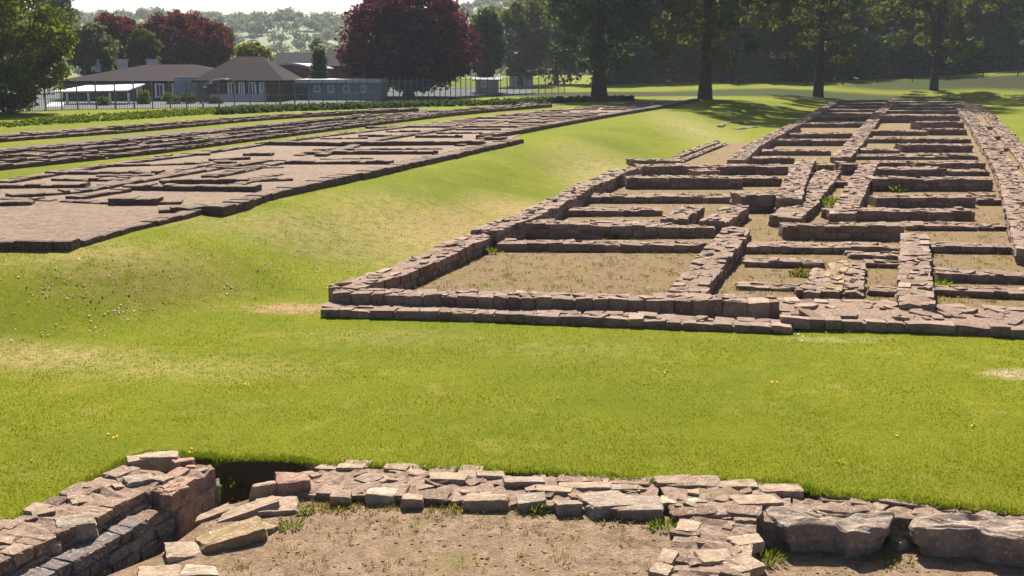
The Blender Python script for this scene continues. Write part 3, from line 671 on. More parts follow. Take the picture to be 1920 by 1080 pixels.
# the wall at lower left: upper tier, ledge and tall face
lw = empty('ruined_wall', U(200, 960)); tag(lw, 'tall two-tier rubble wall end standing at the lower left corner beside a sunken passage', 'wall')
ZU = .20
scatter_wall([U(-260, 1140, ZU), U(-60, 1045, ZU), U(100, 968, ZU), U(190, 922, ZU), U(285, 875, ZU + .02)], .58, -.2, lw, 'upper_tier', .2, .12, .015, SN, .12, .05, .34)
scatter_wall([U(-140, 1180, .04), U(60, 1075, .05), U(160, 1018, .05), U(235, 975, .06), U(300, 935, .08)], .36, -.7, lw, 'lower_tier', .17, .10, .03, [M['stone_dark'], M['mortar']], .06, .06, .5)
scatter_wall([U(290, 925, .17), U(335, 895, .19), U(385, 868, .20)], .30, -.7, lw, 'tile_course', .24, .16, .02, [M['tile'], M['mortar']], .0, .05, .5)
for (px, py, sx_, sy_, sz, yw, mt, zz) in [(300, 852, .17, .09, .06, .1, 'stone_near', ZU + .06), (255, 858, .1, .08, .05, .4, 'stone_near', ZU + .05), (262, 893, .13, .09, .07, .5, 'slab', ZU + .05),
                                     (90, 1015, .10, .07, .08, .5, 'pale', ZU - .02), (345, 862, .11, .05, .06, .7, 'tile', ZU + .04), (400, 905, .06, .06, .2, .3, 'stone_dark', .02), (380, 880, .1, .05, .07, .7, 'tile', ZU),
                                     (140, 975, .17, .09, .08, .5, 'slab', ZU + .03), (330, 915, .12, .05, .05, .7, 'tile', .2)]:
    rock(px, py, zz - .02, (sx_ * .85, sy_ * .9, sz), 'top_stone', M[mt], lw, yw)

# stones about the passage
data = [(432, 995, .02, (.24, .13, .12), .55, 'stone_yellow', 'boulder', 'rounded yellow sandstone boulder on the gravel beside the sunken passage'),
        (505, 905, .06, (.17, .05, .09), .35, 'stone_near', 'flat_stone', 'long narrow kerb stone with dark underside bridging toward the sunken passage'),
        (545, 893, .09, (.13, .09, .08), .3, 'tile', 'flat_stone', 'smooth pinkish stone at the left end of the broad foreground wall'),
        (470, 948, .0, (.24, .10, .08), .45, 'stone_near', 'flat_stone', 'flat brown stone behind the yellow boulder'),
        (400, 958, -.02, (.16, .05, .07), .8, 'stone_near', 'flat_stone', 'pale narrow stone tilted along the edge of the sunken passage'),
        (520, 945, -.02, (.15, .13, .06), .2, 'stone_near', 'flat_stone', 'broad flat stone right of the yellow boulder at the gravel edge'),
        (350, 1030, -.03, (.16, .10, .10), .6, 'stone_near', 'flat_stone', 'angular stone left of the yellow boulder on the passage edge'),
        (372, 1068, -.04, (.13, .09, .07), .1, 'pale', 'flat_stone', 'pale rounded stone at the bottom edge below the yellow boulder'),
        (300, 1068, -.04, (.15, .10, .08), .4, 'stone_near', 'flat_stone', 'flat stone at the bottom edge left of the pale rounded one'),
        (495, 985, -.02, (.08, .10, .08), 1.0, 'stone_yellow', 'flat_stone', 'small broken yellowish stone against the right side of the boulder'),
        (262, 1085, -.05, (.18, .12, .1), .5, 'stone_near', 'flat_stone', 'stone cut by the bottom edge nearest the tall wall')]
for px, py, zz, sz, yw, mt, nm, lb in data: rock(px, py, zz, sz, nm, M[mt], None, yw, 6, .25, .03, .1, lb, 'stone')
mb = MB(); wall(mb, [U(560, 935, -.08), U(470, 965, -.08), U(380, 1015, -.08), U(300, 1060, -.08), U(120, 1180, -.08)], .32, -.7, -.07, .22, .15, 3, .02, core_step=.08)
tag(mb.build('ruined_wall', [M['stone_dark'], M['mortar']]), 'low stone edging between the gravel room and the sunken passage at lower left', 'wall')

# white markers
for px, py, lb in ((1218, 541, 'small white marker on the gravel behind the front wall of the near barrack'), (1681, 555, 'small white marker against the foot of the right spine wall')):
    mb = MB(); c = U(px, py, .26 if px < 1300 else .18); r_ = .022
    mb.tube([c + [0, 0, -.10], c + [0, 0, -.05]], .012, 8)
    mb.tube([c + [0, 0, -.05], c + [0, 0, -.045], c + [0, 0, -.01], c + [0, 0, .018], c + [0, 0, .028]], [.012, r_, r_ * 1.1, r_ * .8, .002], 12)
    tag(mb.build('marker', [M.setdefault('white', plain('white_paint', (.9, .9, .9), .4, .4, .03))], smooth=True), lb, 'marker')

# ------------------------------------------------------------------ grass blades, daisies, weeds
def blades(P, hgt, wid, n_):
    a = rng.uniform(0, 6.28, n_); lean = rng.normal(0, .45, (n_, 2)) * hgt[:, None]
    dx = np.cos(a) * wid; dy = np.sin(a) * wid
    V = np.zeros((n_, 3, 3)); V[:, 0] = P + np.stack([-dx, -dy, np.full(n_, -.005)], 1); V[:, 1] = P + np.stack([dx, dy, np.full(n_, -.005)], 1)
    V[:, 2] = P + np.stack([lean[:, 0], lean[:, 1], hgt], 1)
    return V.reshape(-1, 3), np.arange(n_ * 3).reshape(-1, 3)
K = 130000
pyy = 400 + (1000 - 400) * rng.random(K) ** .8; pxx = rng.uniform(-60, 1980, K)
PX = []
a_ = (pxx - 960) / F; u_ = -(pyy - 540) / F
dy_ = math.cos(PITCH) + math.sin(PITCH) * u_; dz_ = -math.sin(PITCH) + math.cos(PITCH) * u_; t_ = -CH / dz_
gxp, gyp = a_ * t_, dy_ * t_
P2 = np.stack([gxp, gyp], 1)
ok = ~inside(P2, fg_poly) & ~inside(P2, np.array(floor_poly)) & ~inside(P2, left_of_crest)
ok &= poly_dist(P2, fo) > .02
P2 = P2[ok]
dist = P2[:, 1]; z = height(P2[:, 0], P2[:, 1])
hg = rng.uniform(.3, 1.2, len(P2)) * (.010 + .0005 * dist) * (1 + .8 * np.clip(vnoise(P2[:, 0], P2[:, 1], .5, 21), -.4, .5)); wd = .0035 + .00035 * dist
V, T = blades(np.stack([P2[:, 0], P2[:, 1], z], 1), hg, wd, len(P2))
o = new_mesh('grass', V, T, M['grass_blade']); o['kind'] = 'stuff'; tag(o, 'short mown yellow-green grass covering the lawn and the bank', 'grass')

Pf = []
for k in range(2600):
    s_ = random.random() * (len(fo) - 2); i_ = int(s_); q = fo[i_] + (fo[i_ + 1] - fo[i_]) * (s_ - i_)
    Pf.append([q[0] + random.gauss(0, .02), q[1] + abs(random.gauss(0, .06)) + .03, 0])
Pf = np.repeat(np.array(Pf), 5, 0); Pf[:, :2] += rng.normal(0, .015, (len(Pf), 2)); Pf[:, 2] = height(Pf[:, 0], Pf[:, 1])
kp = Pf[:, 2] > -.1; Pf = Pf[kp]
V, T = blades(Pf, rng.uniform(.015, .045, len(Pf)), .005, len(Pf)); o = new_mesh('grass_fringe', V, T, M['weed']); o['kind'] = 'stuff'; tag(o, 'longer green grass fringe left unmown along the foreground walls', 'grass')

def flowers(name, centres, mat_, r, label, h=.018):
    C = np.array(centres); n_ = len(C); th = np.arange(6) * math.pi / 3
    V = np.zeros((n_, 6, 3)); rr = r * rng.uniform(.6, 1.3, n_)
    for j in range(6):
        V[:, j, 0] = C[:, 0] + rr * math.cos(th[j]); V[:, j, 1] = C[:, 1] + rr * math.sin(th[j]); V[:, j, 2] = C[:, 2] + h + rng.normal(0, .006, n_)
    o = new_mesh(name, V.reshape(-1, 3), [np.arange(n_ * 6).reshape(-1, 6)], mat_); o['kind'] = 'stuff'; tag(o, label, 'flowers'); return o
cs = []
spots = [(560, 430), (600, 475), (672, 495), (668, 473), (190, 525), (75, 595), (185, 592), (230, 500), (300, 450), (395, 455), (350, 470), (420, 490), (500, 410), (530, 415), (720, 440), (745, 425), (760, 440), (800, 465), (770, 380), (840, 395), (815, 350), (880, 365), (960, 310), (1030, 300), (1090, 275), (1100, 268), (640, 440), (590, 520), (150, 500), (90, 500), (60, 560), (480, 430), (505, 520), (215, 600), (700, 400), (880, 405), (930, 340), (1130, 290), (1290, 262), (1310, 266), (440, 500), (380, 440), (620, 400), (1505, 640), (1555, 634), (1590, 630), (330, 560)]
for (px, py) in spots:
    zz = float(height(np.array([U(px, py, .25)[0]]), np.array([U(px, py, .25)[1]]))[0]); c0 = U(px, py, zz)
    for k in range(random.randint(4, 13)):
        q = np.array([c0[0] + random.gauss(0, .10), c0[1] + random.gauss(0, .2)]); cs.append([q[0], q[1]])
for k in range(900):
    px, py = random.uniform(0, 1250), random.uniform(260, 620)
    q = U(px, py, .25)[:2]
    if inside(q[None], left_of_foot)[0] and not inside(q[None], left_of_crest)[0]: cs.append([q[0], q[1]])
cs = np.array(cs); cs = np.column_stack([cs, height(cs[:, 0], cs[:, 1])])
flowers('daisies', cs, plain('white_petals', (.42, .41, .34), .8, .2, .1), .013, 'clumps of small white daisies scattered over the grass bank')
cs = []
for px, py in [(215, 820), (350, 845), (205, 817), (1580, 873), (1680, 818), (462, 720), (235, 715), (1050, 745), (1450, 720), (60, 870), (900, 640), (1250, 700), (1830, 800)]:
    for k in range(3): q = U(px, py); cs.append([q[0] + random.gauss(0, .03), q[1] + random.gauss(0, .05)])
cs = np.array(cs); cs = np.column_stack([cs, height(cs[:, 0], cs[:, 1])])
flowers('dandelions', cs, plain('yellow_petals', (.75, .50, .02), .8, .2, .1), .013, 'few yellow dandelions dotted over the front lawn')

def tuft(pos, r, h, n_, material, name, label=None, cat='plant', group=None, lw_=.012):
    a = rng.uniform(0, 6.28, n_); rr = r * np.sqrt(rng.random(n_)); P = np.stack([np.cos(a) * rr, np.sin(a) * rr, np.zeros(n_)], 1)
    hh = h * rng.uniform(.3, 1.1, n_) * (1.1 - .6 * rr / r)
    ln = np.stack([np.cos(a), np.sin(a)], 1) * (rr / r * .5 * h)[:, None] + rng.normal(0, .15 * h, (n_, 2))
    th = rng.uniform(0, 6.28, n_); dx, dy = np.cos(th) * lw_, np.sin(th) * lw_
    V = np.zeros((n_, 4, 3)); V[:, 0] = P; V[:, 1] = P + np.stack([ln[:, 0] * .6 + dx, ln[:, 1] * .6 + dy, hh * .55], 1)
    V[:, 2] = P + np.stack([ln[:, 0], ln[:, 1], hh], 1); V[:, 3] = P + np.stack([ln[:, 0] * .6 - dx, ln[:, 1] * .6 - dy, hh * .6], 1)
    o = new_mesh(name, V.reshape(-1, 3), np.arange(n_ * 4).reshape(-1, 4), material); o.location = [float(v) for v in pos]
    if label: tag(o, label, cat, group)
    return o
for (px, py, zz, r, h, n_, mt, lb) in [(1002, 955, FGZ, .12, .10, 150, 'weed', 'bright green weed in front of the pointed flat stone of the foreground wall'), (572, 962, FGZ, .06, .06, 60, 'weed', 'small green weed on the gravel near the left end of the foreground wall'),
                                 (545, 988, FGZ, .08, .09, 60, 'weed', 'green leafy weed beside the broken stone right of the yellow boulder'), (1245, 990, FGZ, .10, .08, 120, 'weed', 'yellow-green weed in the corner of the gravel room by the partition wall'),
                                 (1150, 972, FGZ, .16, .06, 130, 'dryweed', 'low dry tuft under the two flat slabs of the foreground wall'), (430, 915, -.25, .14, .22, 200, 'weed', 'weeds growing at the mouth of the sunken passage'),
                                 (350, 995, -.45, .12, .22, 160, 'weed', 'weeds at the foot of the tall rubble wall'), (1425, 1050, FGR, .14, .12, 160, 'weed', 'tall weed at the foot of the partition wall below the dished slab'), (640, 952, FGZ, .14, .05, 110, 'dryweed', 'low dry tuft left of the palest stone of the foreground wall'),
                                 (850, 952, FGZ, .14, .05, 110, 'dryweed', 'low dry tuft below the middle of the foreground wall'), (1660, 1048, FGR, .2, .05, 120, 'dryweed', 'low olive tuft on the gravel below the gap between the slabs'),
                                 (1510, 325, ZF, .2, .45, 160, 'weed', 'tall yellow-green weed in the corridor at the far end of the spine wall'), (1480, 375, ZF, .18, .3, 140, 'weed', 'yellow-green weed along the corridor beside the tall stone block'), (1558, 386, ZF, .25, .3, 130, 'weed', 'bright green weed between the two spine walls'),
                                 (1678, 358, ZF, .2, .25, 90, 'weed', 'weed at the foot of the long dark partition wall in the right-hand rooms'), (916, 474, ZF, .12, .15, 80, 'weed', 'green weed at the corner of the nearest room of the barrack'),
                                 (1145, 445, ZF, .12, .12, 90, 'weed', 'weeds at the foot of the tall dark partition wall'), (1760, 535, ZF, .15, .15, 90, 'weed', 'weeds right of the near spine wall'), (1500, 515, ZF, .16, .12, 130, 'dryweed', 'pale dry grass tuft in the small room behind the front wall'),
                                 (930, 455, ZF, .06, .28, 50, 'weed', 'weed growing up the broken step of the side wall'), (1700, 385, ZF, .2, .2, 90, 'weed', 'weed at the foot of the second partition wall right of the spine')]:
    tuft(U(px, py, zz), r, h, n_, M[mt], 'weed', lb, 'weed', 'weeds among the stones', .008 if py > 900 else .018)
# weeds in the gravel and along the wall feet, uncountable
Pf = []
for k in range(1400):
    if k % 2: x, y = random.uniform(560, 1240), random.gauss(950, 9); zz = FGZ
    else: x, y = random.uniform(420, 1260), random.uniform(950, 1090); zz = FGZ
    if k % 2 == 0 and vnoise(np.array([x]), np.array([y * 2.5]), 60, 4)[0] < .1: continue
    Pf.append(U(x, y, zz))
Pf = np.repeat(np.array(Pf), 5, 0); Pf[:, :2] += rng.normal(0, .012, (len(Pf), 2))
V, T = blades(Pf, rng.uniform(.01, .04, len(Pf)), .004, len(Pf)); o = new_mesh('ground_weeds', V, T, M['dryweed']); o['kind'] = 'stuff'; tag(o, 'sparse dry weeds sprouting through the foreground gravel', 'weeds')
Pf = []
for k in range(2200):
    x, y = random.uniform(640, 1900), 190 + 380 * random.random() ** .7; q = U(x, y, ZF)
    if inside(q[None, :2], np.array(floor_poly))[0]: Pf.append(q)
Pf = np.repeat(np.array(Pf), 6, 0); Pf[:, :2] += rng.normal(0, .05, (len(Pf), 2))
V, T = blades(Pf, rng.uniform(.015, .04, len(Pf)), .012, len(Pf)); o = new_mesh('room_grass', V, T, M['dryweed']); o['kind'] = 'stuff'; tag(o, 'thin dry grass growing on the floors of the near barrack', 'grass')
# loose pebbles in foreground gravel
mb = MB(); K = 350; px_ = rng.uniform(380, 1300, K); py_ = rng.uniform(935, 1090, K)
Cc = np.array([U(a__, b__, FGZ) for a__, b__ in zip(px_, py_)]); rr = rng.uniform(.004, .013, K)
stones(mb, Cc, np.stack([rr, rr * .8, rr * .5], 1), rng.uniform(0, 6, K), 1, .35, 0, .3)
K = 200; px_ = rng.uniform(1420, 1960, K); py_ = rng.uniform(1000, 1090, K)
Cc = np.array([U(a__, b__, FGR) for a__, b__ in zip(px_, py_)]); rr = rng.uniform(.004, .013, K)
stones(mb, Cc, np.stack([rr, rr * .8, rr * .5], 1), rng.uniform(0, 6, K), 1, .35, 0, .3)
o = mb.build('pebbles', [M['gravel']]); o['kind'] = 'stuff'; tag(o, 'fine loose pebbles over the foreground gravel floors', 'gravel')

# ------------------------------------------------------------------ trees
def leaf_cloud(mb_, C, Rr, per, size, flat=.6):
    """C: clump centres (k,3), Rr radii; leaves as tilted quads in each clump"""
    K = len(C); n_ = K * per
    d = rng.normal(0, 1, (n_, 3)); d /= np.linalg.norm(d, axis=1)[:, None]
    r = rng.random(n_) ** .45
    P = np.repeat(C, per, 0) + d * (np.repeat(Rr, per) * r)[:, None] * np.array([1, 1, flat])
    nrm = d * .8 + rng.normal(0, .6, (n_, 3)) + [0, 0, .4]; nrm /= np.linalg.norm(nrm, axis=1)[:, None]
    a = np.cross(nrm, rng.normal(0, 1, (n_, 3))); a /= np.linalg.norm(a, axis=1)[:, None] + 1e-9; b_ = np.cross(nrm, a)
    s = size * rng.uniform(.5, 1.3, n_)[:, None]
    V = np.stack([P - a * s, P + b_ * s * .6, P + a * s, P - b_ * s * .6], 1)
    mb_.add(V.reshape(-1, 3), np.arange(n_ * 4).reshape(-1, 4))

def tree(name, base, H, crown_r, crown_lo, leaf, label, trunk_r=.35, clumps=150, per=60, size=.3, shape='round', lean=0, depth=None, squash=1.0, cr=None, group=None, hollow=.55, trunk=True, limbs=9, category='tree', bark='bark'):
    root = empty(name, base); tag(root, label, category, group)
    zc = (H + crown_lo) / 2; hz = (H - crown_lo) / 2; depth = depth or crown_r
    d = rng.normal(0, 1, (clumps, 3)); d /= np.linalg.norm(d, axis=1)[:, None]
    rr = (hollow + (1 - hollow) * rng.random(clumps) ** .6)
    P = d * rr[:, None]
    if shape == 'cone':
        zz = 1 - 2 * rng.random(clumps) ** .75; zz = -zz; wv = (1 - zz) / 2
        P = np.stack([P[:, 0] * wv * 1.1, P[:, 1] * wv * 1.1, zz], 1)
    elif shape == 'dome':
        P[:, 2] = np.where(P[:, 2] < 0, P[:, 2] * .55, P[:, 2]); hz = (H - crown_lo) / 1.55; zc = H - hz
    crn = (cr or crown_r * .24)
    C = np.stack([P[:, 0] * (crown_r - crn * .7) + lean * (P[:, 2] + 1) * .5, P[:, 1] * (depth - crn * .7), zc + P[:, 2] * (hz - crn * .4)], 1) + np.array(base)
    Rr = crn * rng.uniform(.55, 1.35, clumps)
    mb_ = MB(); leaf_cloud(mb_, C, Rr, per, size, .65); mb_.build('crown', [M[leaf]], root)
    if trunk:
        tb = MB(); top = H * .8
        zs = np.linspace(0, 1, 9); path = np.stack([np.array([math.sin(z_ * 5 + H) * .12 * trunk_r * 4 * z_, math.cos(z_ * 4) * .1 * trunk_r * 3 * z_, z_ * top]) for z_ in zs]) + np.array(base) - [0, 0, .15]
        rad = trunk_r * (1 - zs * .8); rad[0] *= 1.5; rad[1] *= 1.05
        tb.tube(path, rad, 10)
        for k in range(limbs):
            z0 = np.interp(random.random(), [0, 1], [max(crown_lo, H * .12) * .8 + .5, H * .55]); i0 = z0 / top
            p0 = np.array([np.interp(i0, zs, path[:, j]) for j in range(3)])
            q = C[random.randrange(clumps)]
            if q[2] < p0[2] + .5: q = q.copy(); q[2] = p0[2] + abs(q[2] - p0[2]) + 1
            mid = (p0 + q) / 2 + np.array([0, 0, -.05 * np.linalg.norm(q - p0)])
            r0 = trunk_r * .45 * (1 - i0 * .6)
            tb.tube([p0, mid, q], [r0, r0 * .6, r0 * .15], 6)
        tb.build('trunk', [M[bark]], root, smooth=True)
    return root
def ground_at(px, py, d0=50, d1=200):
    d = np.linspace(d0, d1, 900); s_ = (px - 960) / math.cos(PITCH) / F
    z = height(d * s_, d); tz = np.array([ztop((0, q, 0), py) for q in d])
    i = np.argmax(z >= tz) if np.any(z >= tz) else len(d) - 1
    return d[i], z[i]
def px_tree(name, bx, by, dist, x0, x1, ytop, ylow, leaf, label, zb=None, **kw):
    """dist: how far it stands; the spans fix its real size"""
    if dist is None: dist, zb = ground_at(bx, by)
    zb = float(height(np.array([(bx - 960) * dist / math.cos(PITCH) / F]), np.array([float(dist)]))[0]) if zb is None else zb
    s = dist / math.cos(PITCH) / F
    base = np.array([(bx - 960) * s, dist, zb]); cr_ = (x1 - x0) / 2 * s; cx = ((x0 + x1) / 2 - bx) * s
    H = ztop(base, ytop) - zb; lo = ztop(base, ylow) - zb
    return tree(name, base, H, cr_, lo, leaf, label, lean=cx * 1.0, **kw)

px_tree('beech_tree', 773, 190, None, 645, 915, -50, 170, 'leaf_copper', 'big domed copper beech with dark maroon leaves standing alone before the fence', shape='dome', trunk_r=.5, clumps=620, per=90, size=.18, cr=1.0, hollow=.5, limbs=14)
px_tree('broadleaf_tree', 10, 215, 66, -160, 178, -60, 222, 'leaf_deep', 'large dense green tree at the left edge, its right side lit yellow-green', trunk_r=.4, clumps=420, per=110, size=.13, cr=.75, hollow=.45)
px_tree('conifer', 145, 150, 120, 108, 182, -25, 70, 'leaf_dark', 'dark loose-branched conifer showing above the green tree at upper left', trunk_r=.3, clumps=60, per=60, size=.22, cr=.9, shape='round')
px_tree('broadleaf_tree', 205, 150, 98, 155, 250, 38, 145, 'leaf_grey', 'grey-green rounded tree with pale lit rim beside the large tree at the left edge', trunk_r=.3, clumps=150, per=90, size=.16, cr=.7)
px_tree('beech_tree', 240, 150, 112, 186, 306, 22, 140, 'leaf_copper2', 'smaller copper tree between the grey-green tree and the broad copper one', trunk_r=.3, clumps=220, per=80, size=.2, cr=.8)
px_tree('broadleaf_tree', 300, 160, 104, 262, 330, 52, 140, 'leaf_green', 'narrow green tree rising in front of the copper trees behind the brick school', trunk_r=.25, clumps=90, per=80, size=.16, cr=.7)
px_tree('beech_tree', 360, 160, 116, 272, 468, 18, 140, 'leaf_copper2', 'broad copper tree with red lit slope above the school roof', trunk_r=.4, clumps=420, per=90, size=.2, cr=.85, shape='dome')
px_tree('conifer', 449, 150, 150, 432, 466, 50, 125, 'leaf_dark', 'small dark conifer between the broad copper tree and the hill', shape='cone', trunk_r=.2, clumps=50, per=50, size=.2, cr=.8)
px_tree('willow_tree', 494, 150, 108, 458, 530, 76, 140, 'leaf_yellow', 'yellow-green rounded tree behind the end of the school roof', trunk_r=.25, clumps=110, per=80, size=.17, cr=.6)
px_tree('conifer', 612, 160, 99, 590, 636, 92, 156, 'leaf_dark', 'small dark conical conifer in front of the far slate roof', shape='cone', trunk_r=.15, clumps=70, per=70, size=.14, cr=.45)
px_tree('broadleaf_tree', 606, 130, 150, 588, 630, 68, 120, 'leaf_far', 'thin yellowish young tree standing up behind the far slate roof', trunk_r=.12, clumps=30, per=24, size=.2, cr=.5)
px_tree('conifer', 915, 160, 122, 878, 952, 14, 150, 'leaf_dark', 'dark narrow conifer just right of the copper beech', trunk_r=.3, clumps=160, per=80, size=.2, cr=.8, shape='round')
px_tree('broadleaf_tree', 975, 160, 150, 925, 1040, -15, 150, 'leaf_olive', 'hazy olive tree behind the dark narrow conifer', trunk_r=.35, clumps=170, per=70, size=.26, cr=1.1)
px_tree('conifer', 1118, 184, None, 985, 1230, -340, 180, 'leaf_dark', 'huge dark blue-green tree with branches down to the ground near the picture centre', trunk_r=.55, clumps=330, per=85, size=.2, cr=1.05, shape='round', hollow=.35)
px_tree('oak_tree', 1310, 186, None, 1110, 1500, -470, 145, 'leaf_olive', 'large spring-leaved tree with the thickest dark trunk, first right of the huge dark tree', trunk_r=.45, clumps=430, per=90, size=.22, cr=1.0, hollow=.4, limbs=22)
px_tree('oak_tree', 1515, 182, None, 1340, 1690, -450, 140, 'leaf_olive', 'large spring-leaved tree with straight trunk, middle of the three trunks at right', trunk_r=.40, clumps=390, per=90, size=.22, cr=1.0, hollow=.4, limbs=20)
px_tree('oak_tree', 1724, 169, None, 1570, 1880, -420, 135, 'leaf_olive', 'spring-leaved tree with the thinnest trunk, rightmost of the three trunks', trunk_r=.36, clumps=360, per=90, size=.22, cr=1.05, hollow=.4, limbs=18)
px_tree('oak_tree', 1945, 178, None, 1800, 2150, -420, 150, 'leaf_dark', 'very dark tree with low hanging boughs at the right edge', trunk_r=.55, clumps=330, per=85, size=.2, cr=1.0, hollow=.4, limbs=16)
# the wood behind the park
wood = [(1040, 152), (1130, 140), (1215, 138), (1290, 142), (1365, 150), (1440, 140), (1520, 146), (1600, 152), (1680, 142), (1760, 150), (1850, 146), (1940, 140), (2040, 150)]
names = ['behind the huge dark tree', 'just right of the huge dark tree', 'left of the thickest trunk', 'directly behind the thickest trunk', 'right of the thickest trunk', 'between the thickest and the middle trunk', 'directly behind the middle trunk', 'right of the middle trunk',
         'left of the thinnest trunk', 'right of the thinnest trunk', 'left of the very dark edge tree', 'behind the very dark edge tree', 'outermost at the right edge']
for (bx, dd), nm in zip(wood, names):
    by = np.interp(bx, [1040, 1190, 1500, 1700, 1920, 2100], [170, 166, 156, 144, 129, 122]) + 3
    px_tree('broadleaf_tree', bx, by, dd + 14, bx - 80, bx + 80, -70 + random.uniform(-40, 30), by - 3, random.choice(['leaf_dark', 'leaf_olive', 'leaf_mist']), 'dark background tree of the far wood, ' + nm, trunk_r=.3, clumps=170, per=60, size=.34, cr=1.7, limbs=4, hollow=.3, group='trees of the wood beyond the park')
C = []
for px in np.linspace(1120, 2300, 420):
    s_ = (153 + random.uniform(-3, 5)); x_ = (px - 960) * s_ / math.cos(PITCH) / F; zz = float(height(np.array([x_]), np.array([s_]))[0])
    for k in range(8): C.append([x_ + random.gauss(0, .5), s_, zz + random.random() * 5.2 * (.8 + .4 * math.sin(px * .021))])
C = np.array(C); mb = MB(); leaf_cloud(mb, C, rng.uniform(.5, 1.3, len(C)), 26, .3, .8)
o = mb.build('undergrowth', [M['leaf_dark']]); o['kind'] = 'stuff'; tag(o, 'dark undergrowth along the foot of the far wood', 'plants')

# nettles and tall verge below the fence
def verge(name, pts, zb, depth, h, material, label, dens, size=.07):
    C = []
    pts = [U(x, y, zb) for x, y in pts]
    for a__, b__ in zip(pts[:-1], pts[1:]):
        L = np.linalg.norm(b__ - a__); n_ = int(L * dens)
        for k in range(n_):
            q = a__ + (b__ - a__) * random.random(); C.append([q[0] + random.gauss(0, .1), q[1] + random.random() * depth, zb + random.random() * h])
    C = np.array(C); mb_ = MB(); leaf_cloud(mb_, C, np.full(len(C), h * .45), 12, size, .9)
    o = mb_.build(name, [material]); o['kind'] = 'stuff'; tag(o, label, 'plants')
verge('tall_grass', [(-140, 250), (0, 240), (130, 232), (260, 224), (400, 214), (480, 212)], ZL, 14, .14, M['weed'], 'bright rough grass and weeds on the verge below the fence at left', 80)
verge('nettles', [(400, 216), (520, 210), (640, 206), (800, 201), (960, 197), (1060, 193), (1190, 190)], ZL, 5, .3, M['leaf_dark'], 'dark nettle and bramble strip along the foot of the fence below the copper beech', 50, .12)
verge('rough_grass', [(1190, 188), (1300, 186), (1420, 184), (1560, 182), (1720, 178), (1830, 178), (1920, 176), (2040, 172)], 0.0, 4, .35, M['leaf_dark'], 'dark rough grass strip under the park trees', 30, .12)

# ------------------------------------------------------------------ school and other buildings
brick = plain('brick', (.14, .062, .05), .9, .1, .3, 3); slate = plain('slate_roof', (.026, .023, .027), 1.0, .05, .3, 4); tilem = plain('tile_roof', (.030, .021, .022), 1.0, .05, .3, 4)
wh = M['white']; glass = plain('dark_glass', (.03, .035, .045), .15, .5, .2, 2); greyw = plain('grey_cladding', (.30, .32, .36), .8, .2, .15, 3)
rend = plain('pale_render', (.55, .53, .50), .85, .2, .1, 3); bluemetal = plain('blue_green_doors', (.03, .09, .11), .6, .3, .2, 3); steel = plain('galvanised_steel', (.13, .155, .175), .6, .3, .15, 5, .3)
GZ = .1
def bld_pt(px, d): s = d / math.cos(PITCH) / F; return (px - 960) * s
def building(name, x0, x1, d0, depth, eave_y, ridge_y, wallm, roofm, label, hip=True, base=GZ, over=.4):
    xa, xb = bld_pt(x0, d0), bld_pt(x1, d0); ez = ztop((0, d0, 0), eave_y); rz = ztop((0, d0 + depth / 2, 0), ridge_y)
    root = empty(name, ((xa + xb) / 2, d0 + depth / 2, base)); tag(root, label, 'building')
    mb_ = MB(); mb_.box(((xa + xb) / 2, d0 + depth / 2, (base - .8 + ez) / 2), ((xb - xa) / 2, depth / 2, (ez - base + .8) / 2)); mb_.build('wall', [wallm], root)
    mb_ = MB(); a, b_, c_, d_ = (xa - over, d0 - over), (xb + over, d0 - over), (xb + over, d0 + depth + over), (xa - over, d0 + depth + over)
    ins = min(depth / 2, (xb - xa) * .40) if hip else 0; r0, r1 = (xa - over + ins, d0 + depth / 2, rz), (xb + over - ins, d0 + depth / 2, rz)
    E = ez + .01
    P = [(*a, E), (*b_, E), (*c_, E), (*d_, E), r0, r1, (*a, E - .12), (*b_, E - .12), (*c_, E - .12), (*d_, E - .12)]
    mb_.add(P, [[0, 1, 5, 4], [2, 3, 4, 5], [6, 7, 1, 0], [7, 8, 2, 1], [8, 9, 3, 2], [9, 6, 0, 3]])
    n0 = mb_.n; mb_.add([P[1], P[2], P[5], ((P[2][0] + P[5][0]) / 2, (P[2][1] + P[5][1]) / 2, (P[2][2] + P[5][2]) / 2)], [[0, 1, 3, 2]]); mb_.add([P[3], P[0], P[4], ((P[0][0] + P[4][0]) / 2, (P[0][1] + P[4][1]) / 2, (P[0][2] + P[4][2]) / 2)], [[0, 1, 3, 2]])
    mb_.add([P[6], P[7], P[8], P[9]], [[3, 2, 1, 0]])
    rf = mb_.build('roof', [roofm], root)
    return root, rf, ez, rz
def window(root, px, d0, y0, y1, wpx, frame=None, pane=None, mull=1):
    xc = bld_pt(px, d0); z0, z1 = ztop((0, d0, 0), y1), ztop((0, d0, 0), y0); hw = wpx / 2 * d0 / math.cos(PITCH) / F
    fr = MB(); t_ = .07
    fr.box((xc - hw, d0 - .02, (z0 + z1) / 2), (t_, .05, (z1 - z0) / 2)); fr.box((xc + hw, d0 - .02, (z0 + z1) / 2), (t_, .05, (z1 - z0) / 2))
    fr.box((xc, d0 - .022, z0), (hw + t_, .06, t_)); fr.box((xc, d0 - .022, z1), (hw + t_, .06, t_))
    for k in range(mull): fr.box((xc - hw + 2 * hw * (k + 1) / (mull + 1), d0 - .018, (z0 + z1) / 2), (.04, .04, (z1 - z0) / 2))
    f = fr.build('window', [frame or wh], root)
    gp = MB(); gp.box((xc, d0 - .005, (z0 + z1) / 2), (hw, .02, (z1 - z0) / 2))
    g_ = gp.build('pane', [pane or glass], None, origin=np.array(root.location)); g_.parent = f; g_.location = (0, 0, 0)
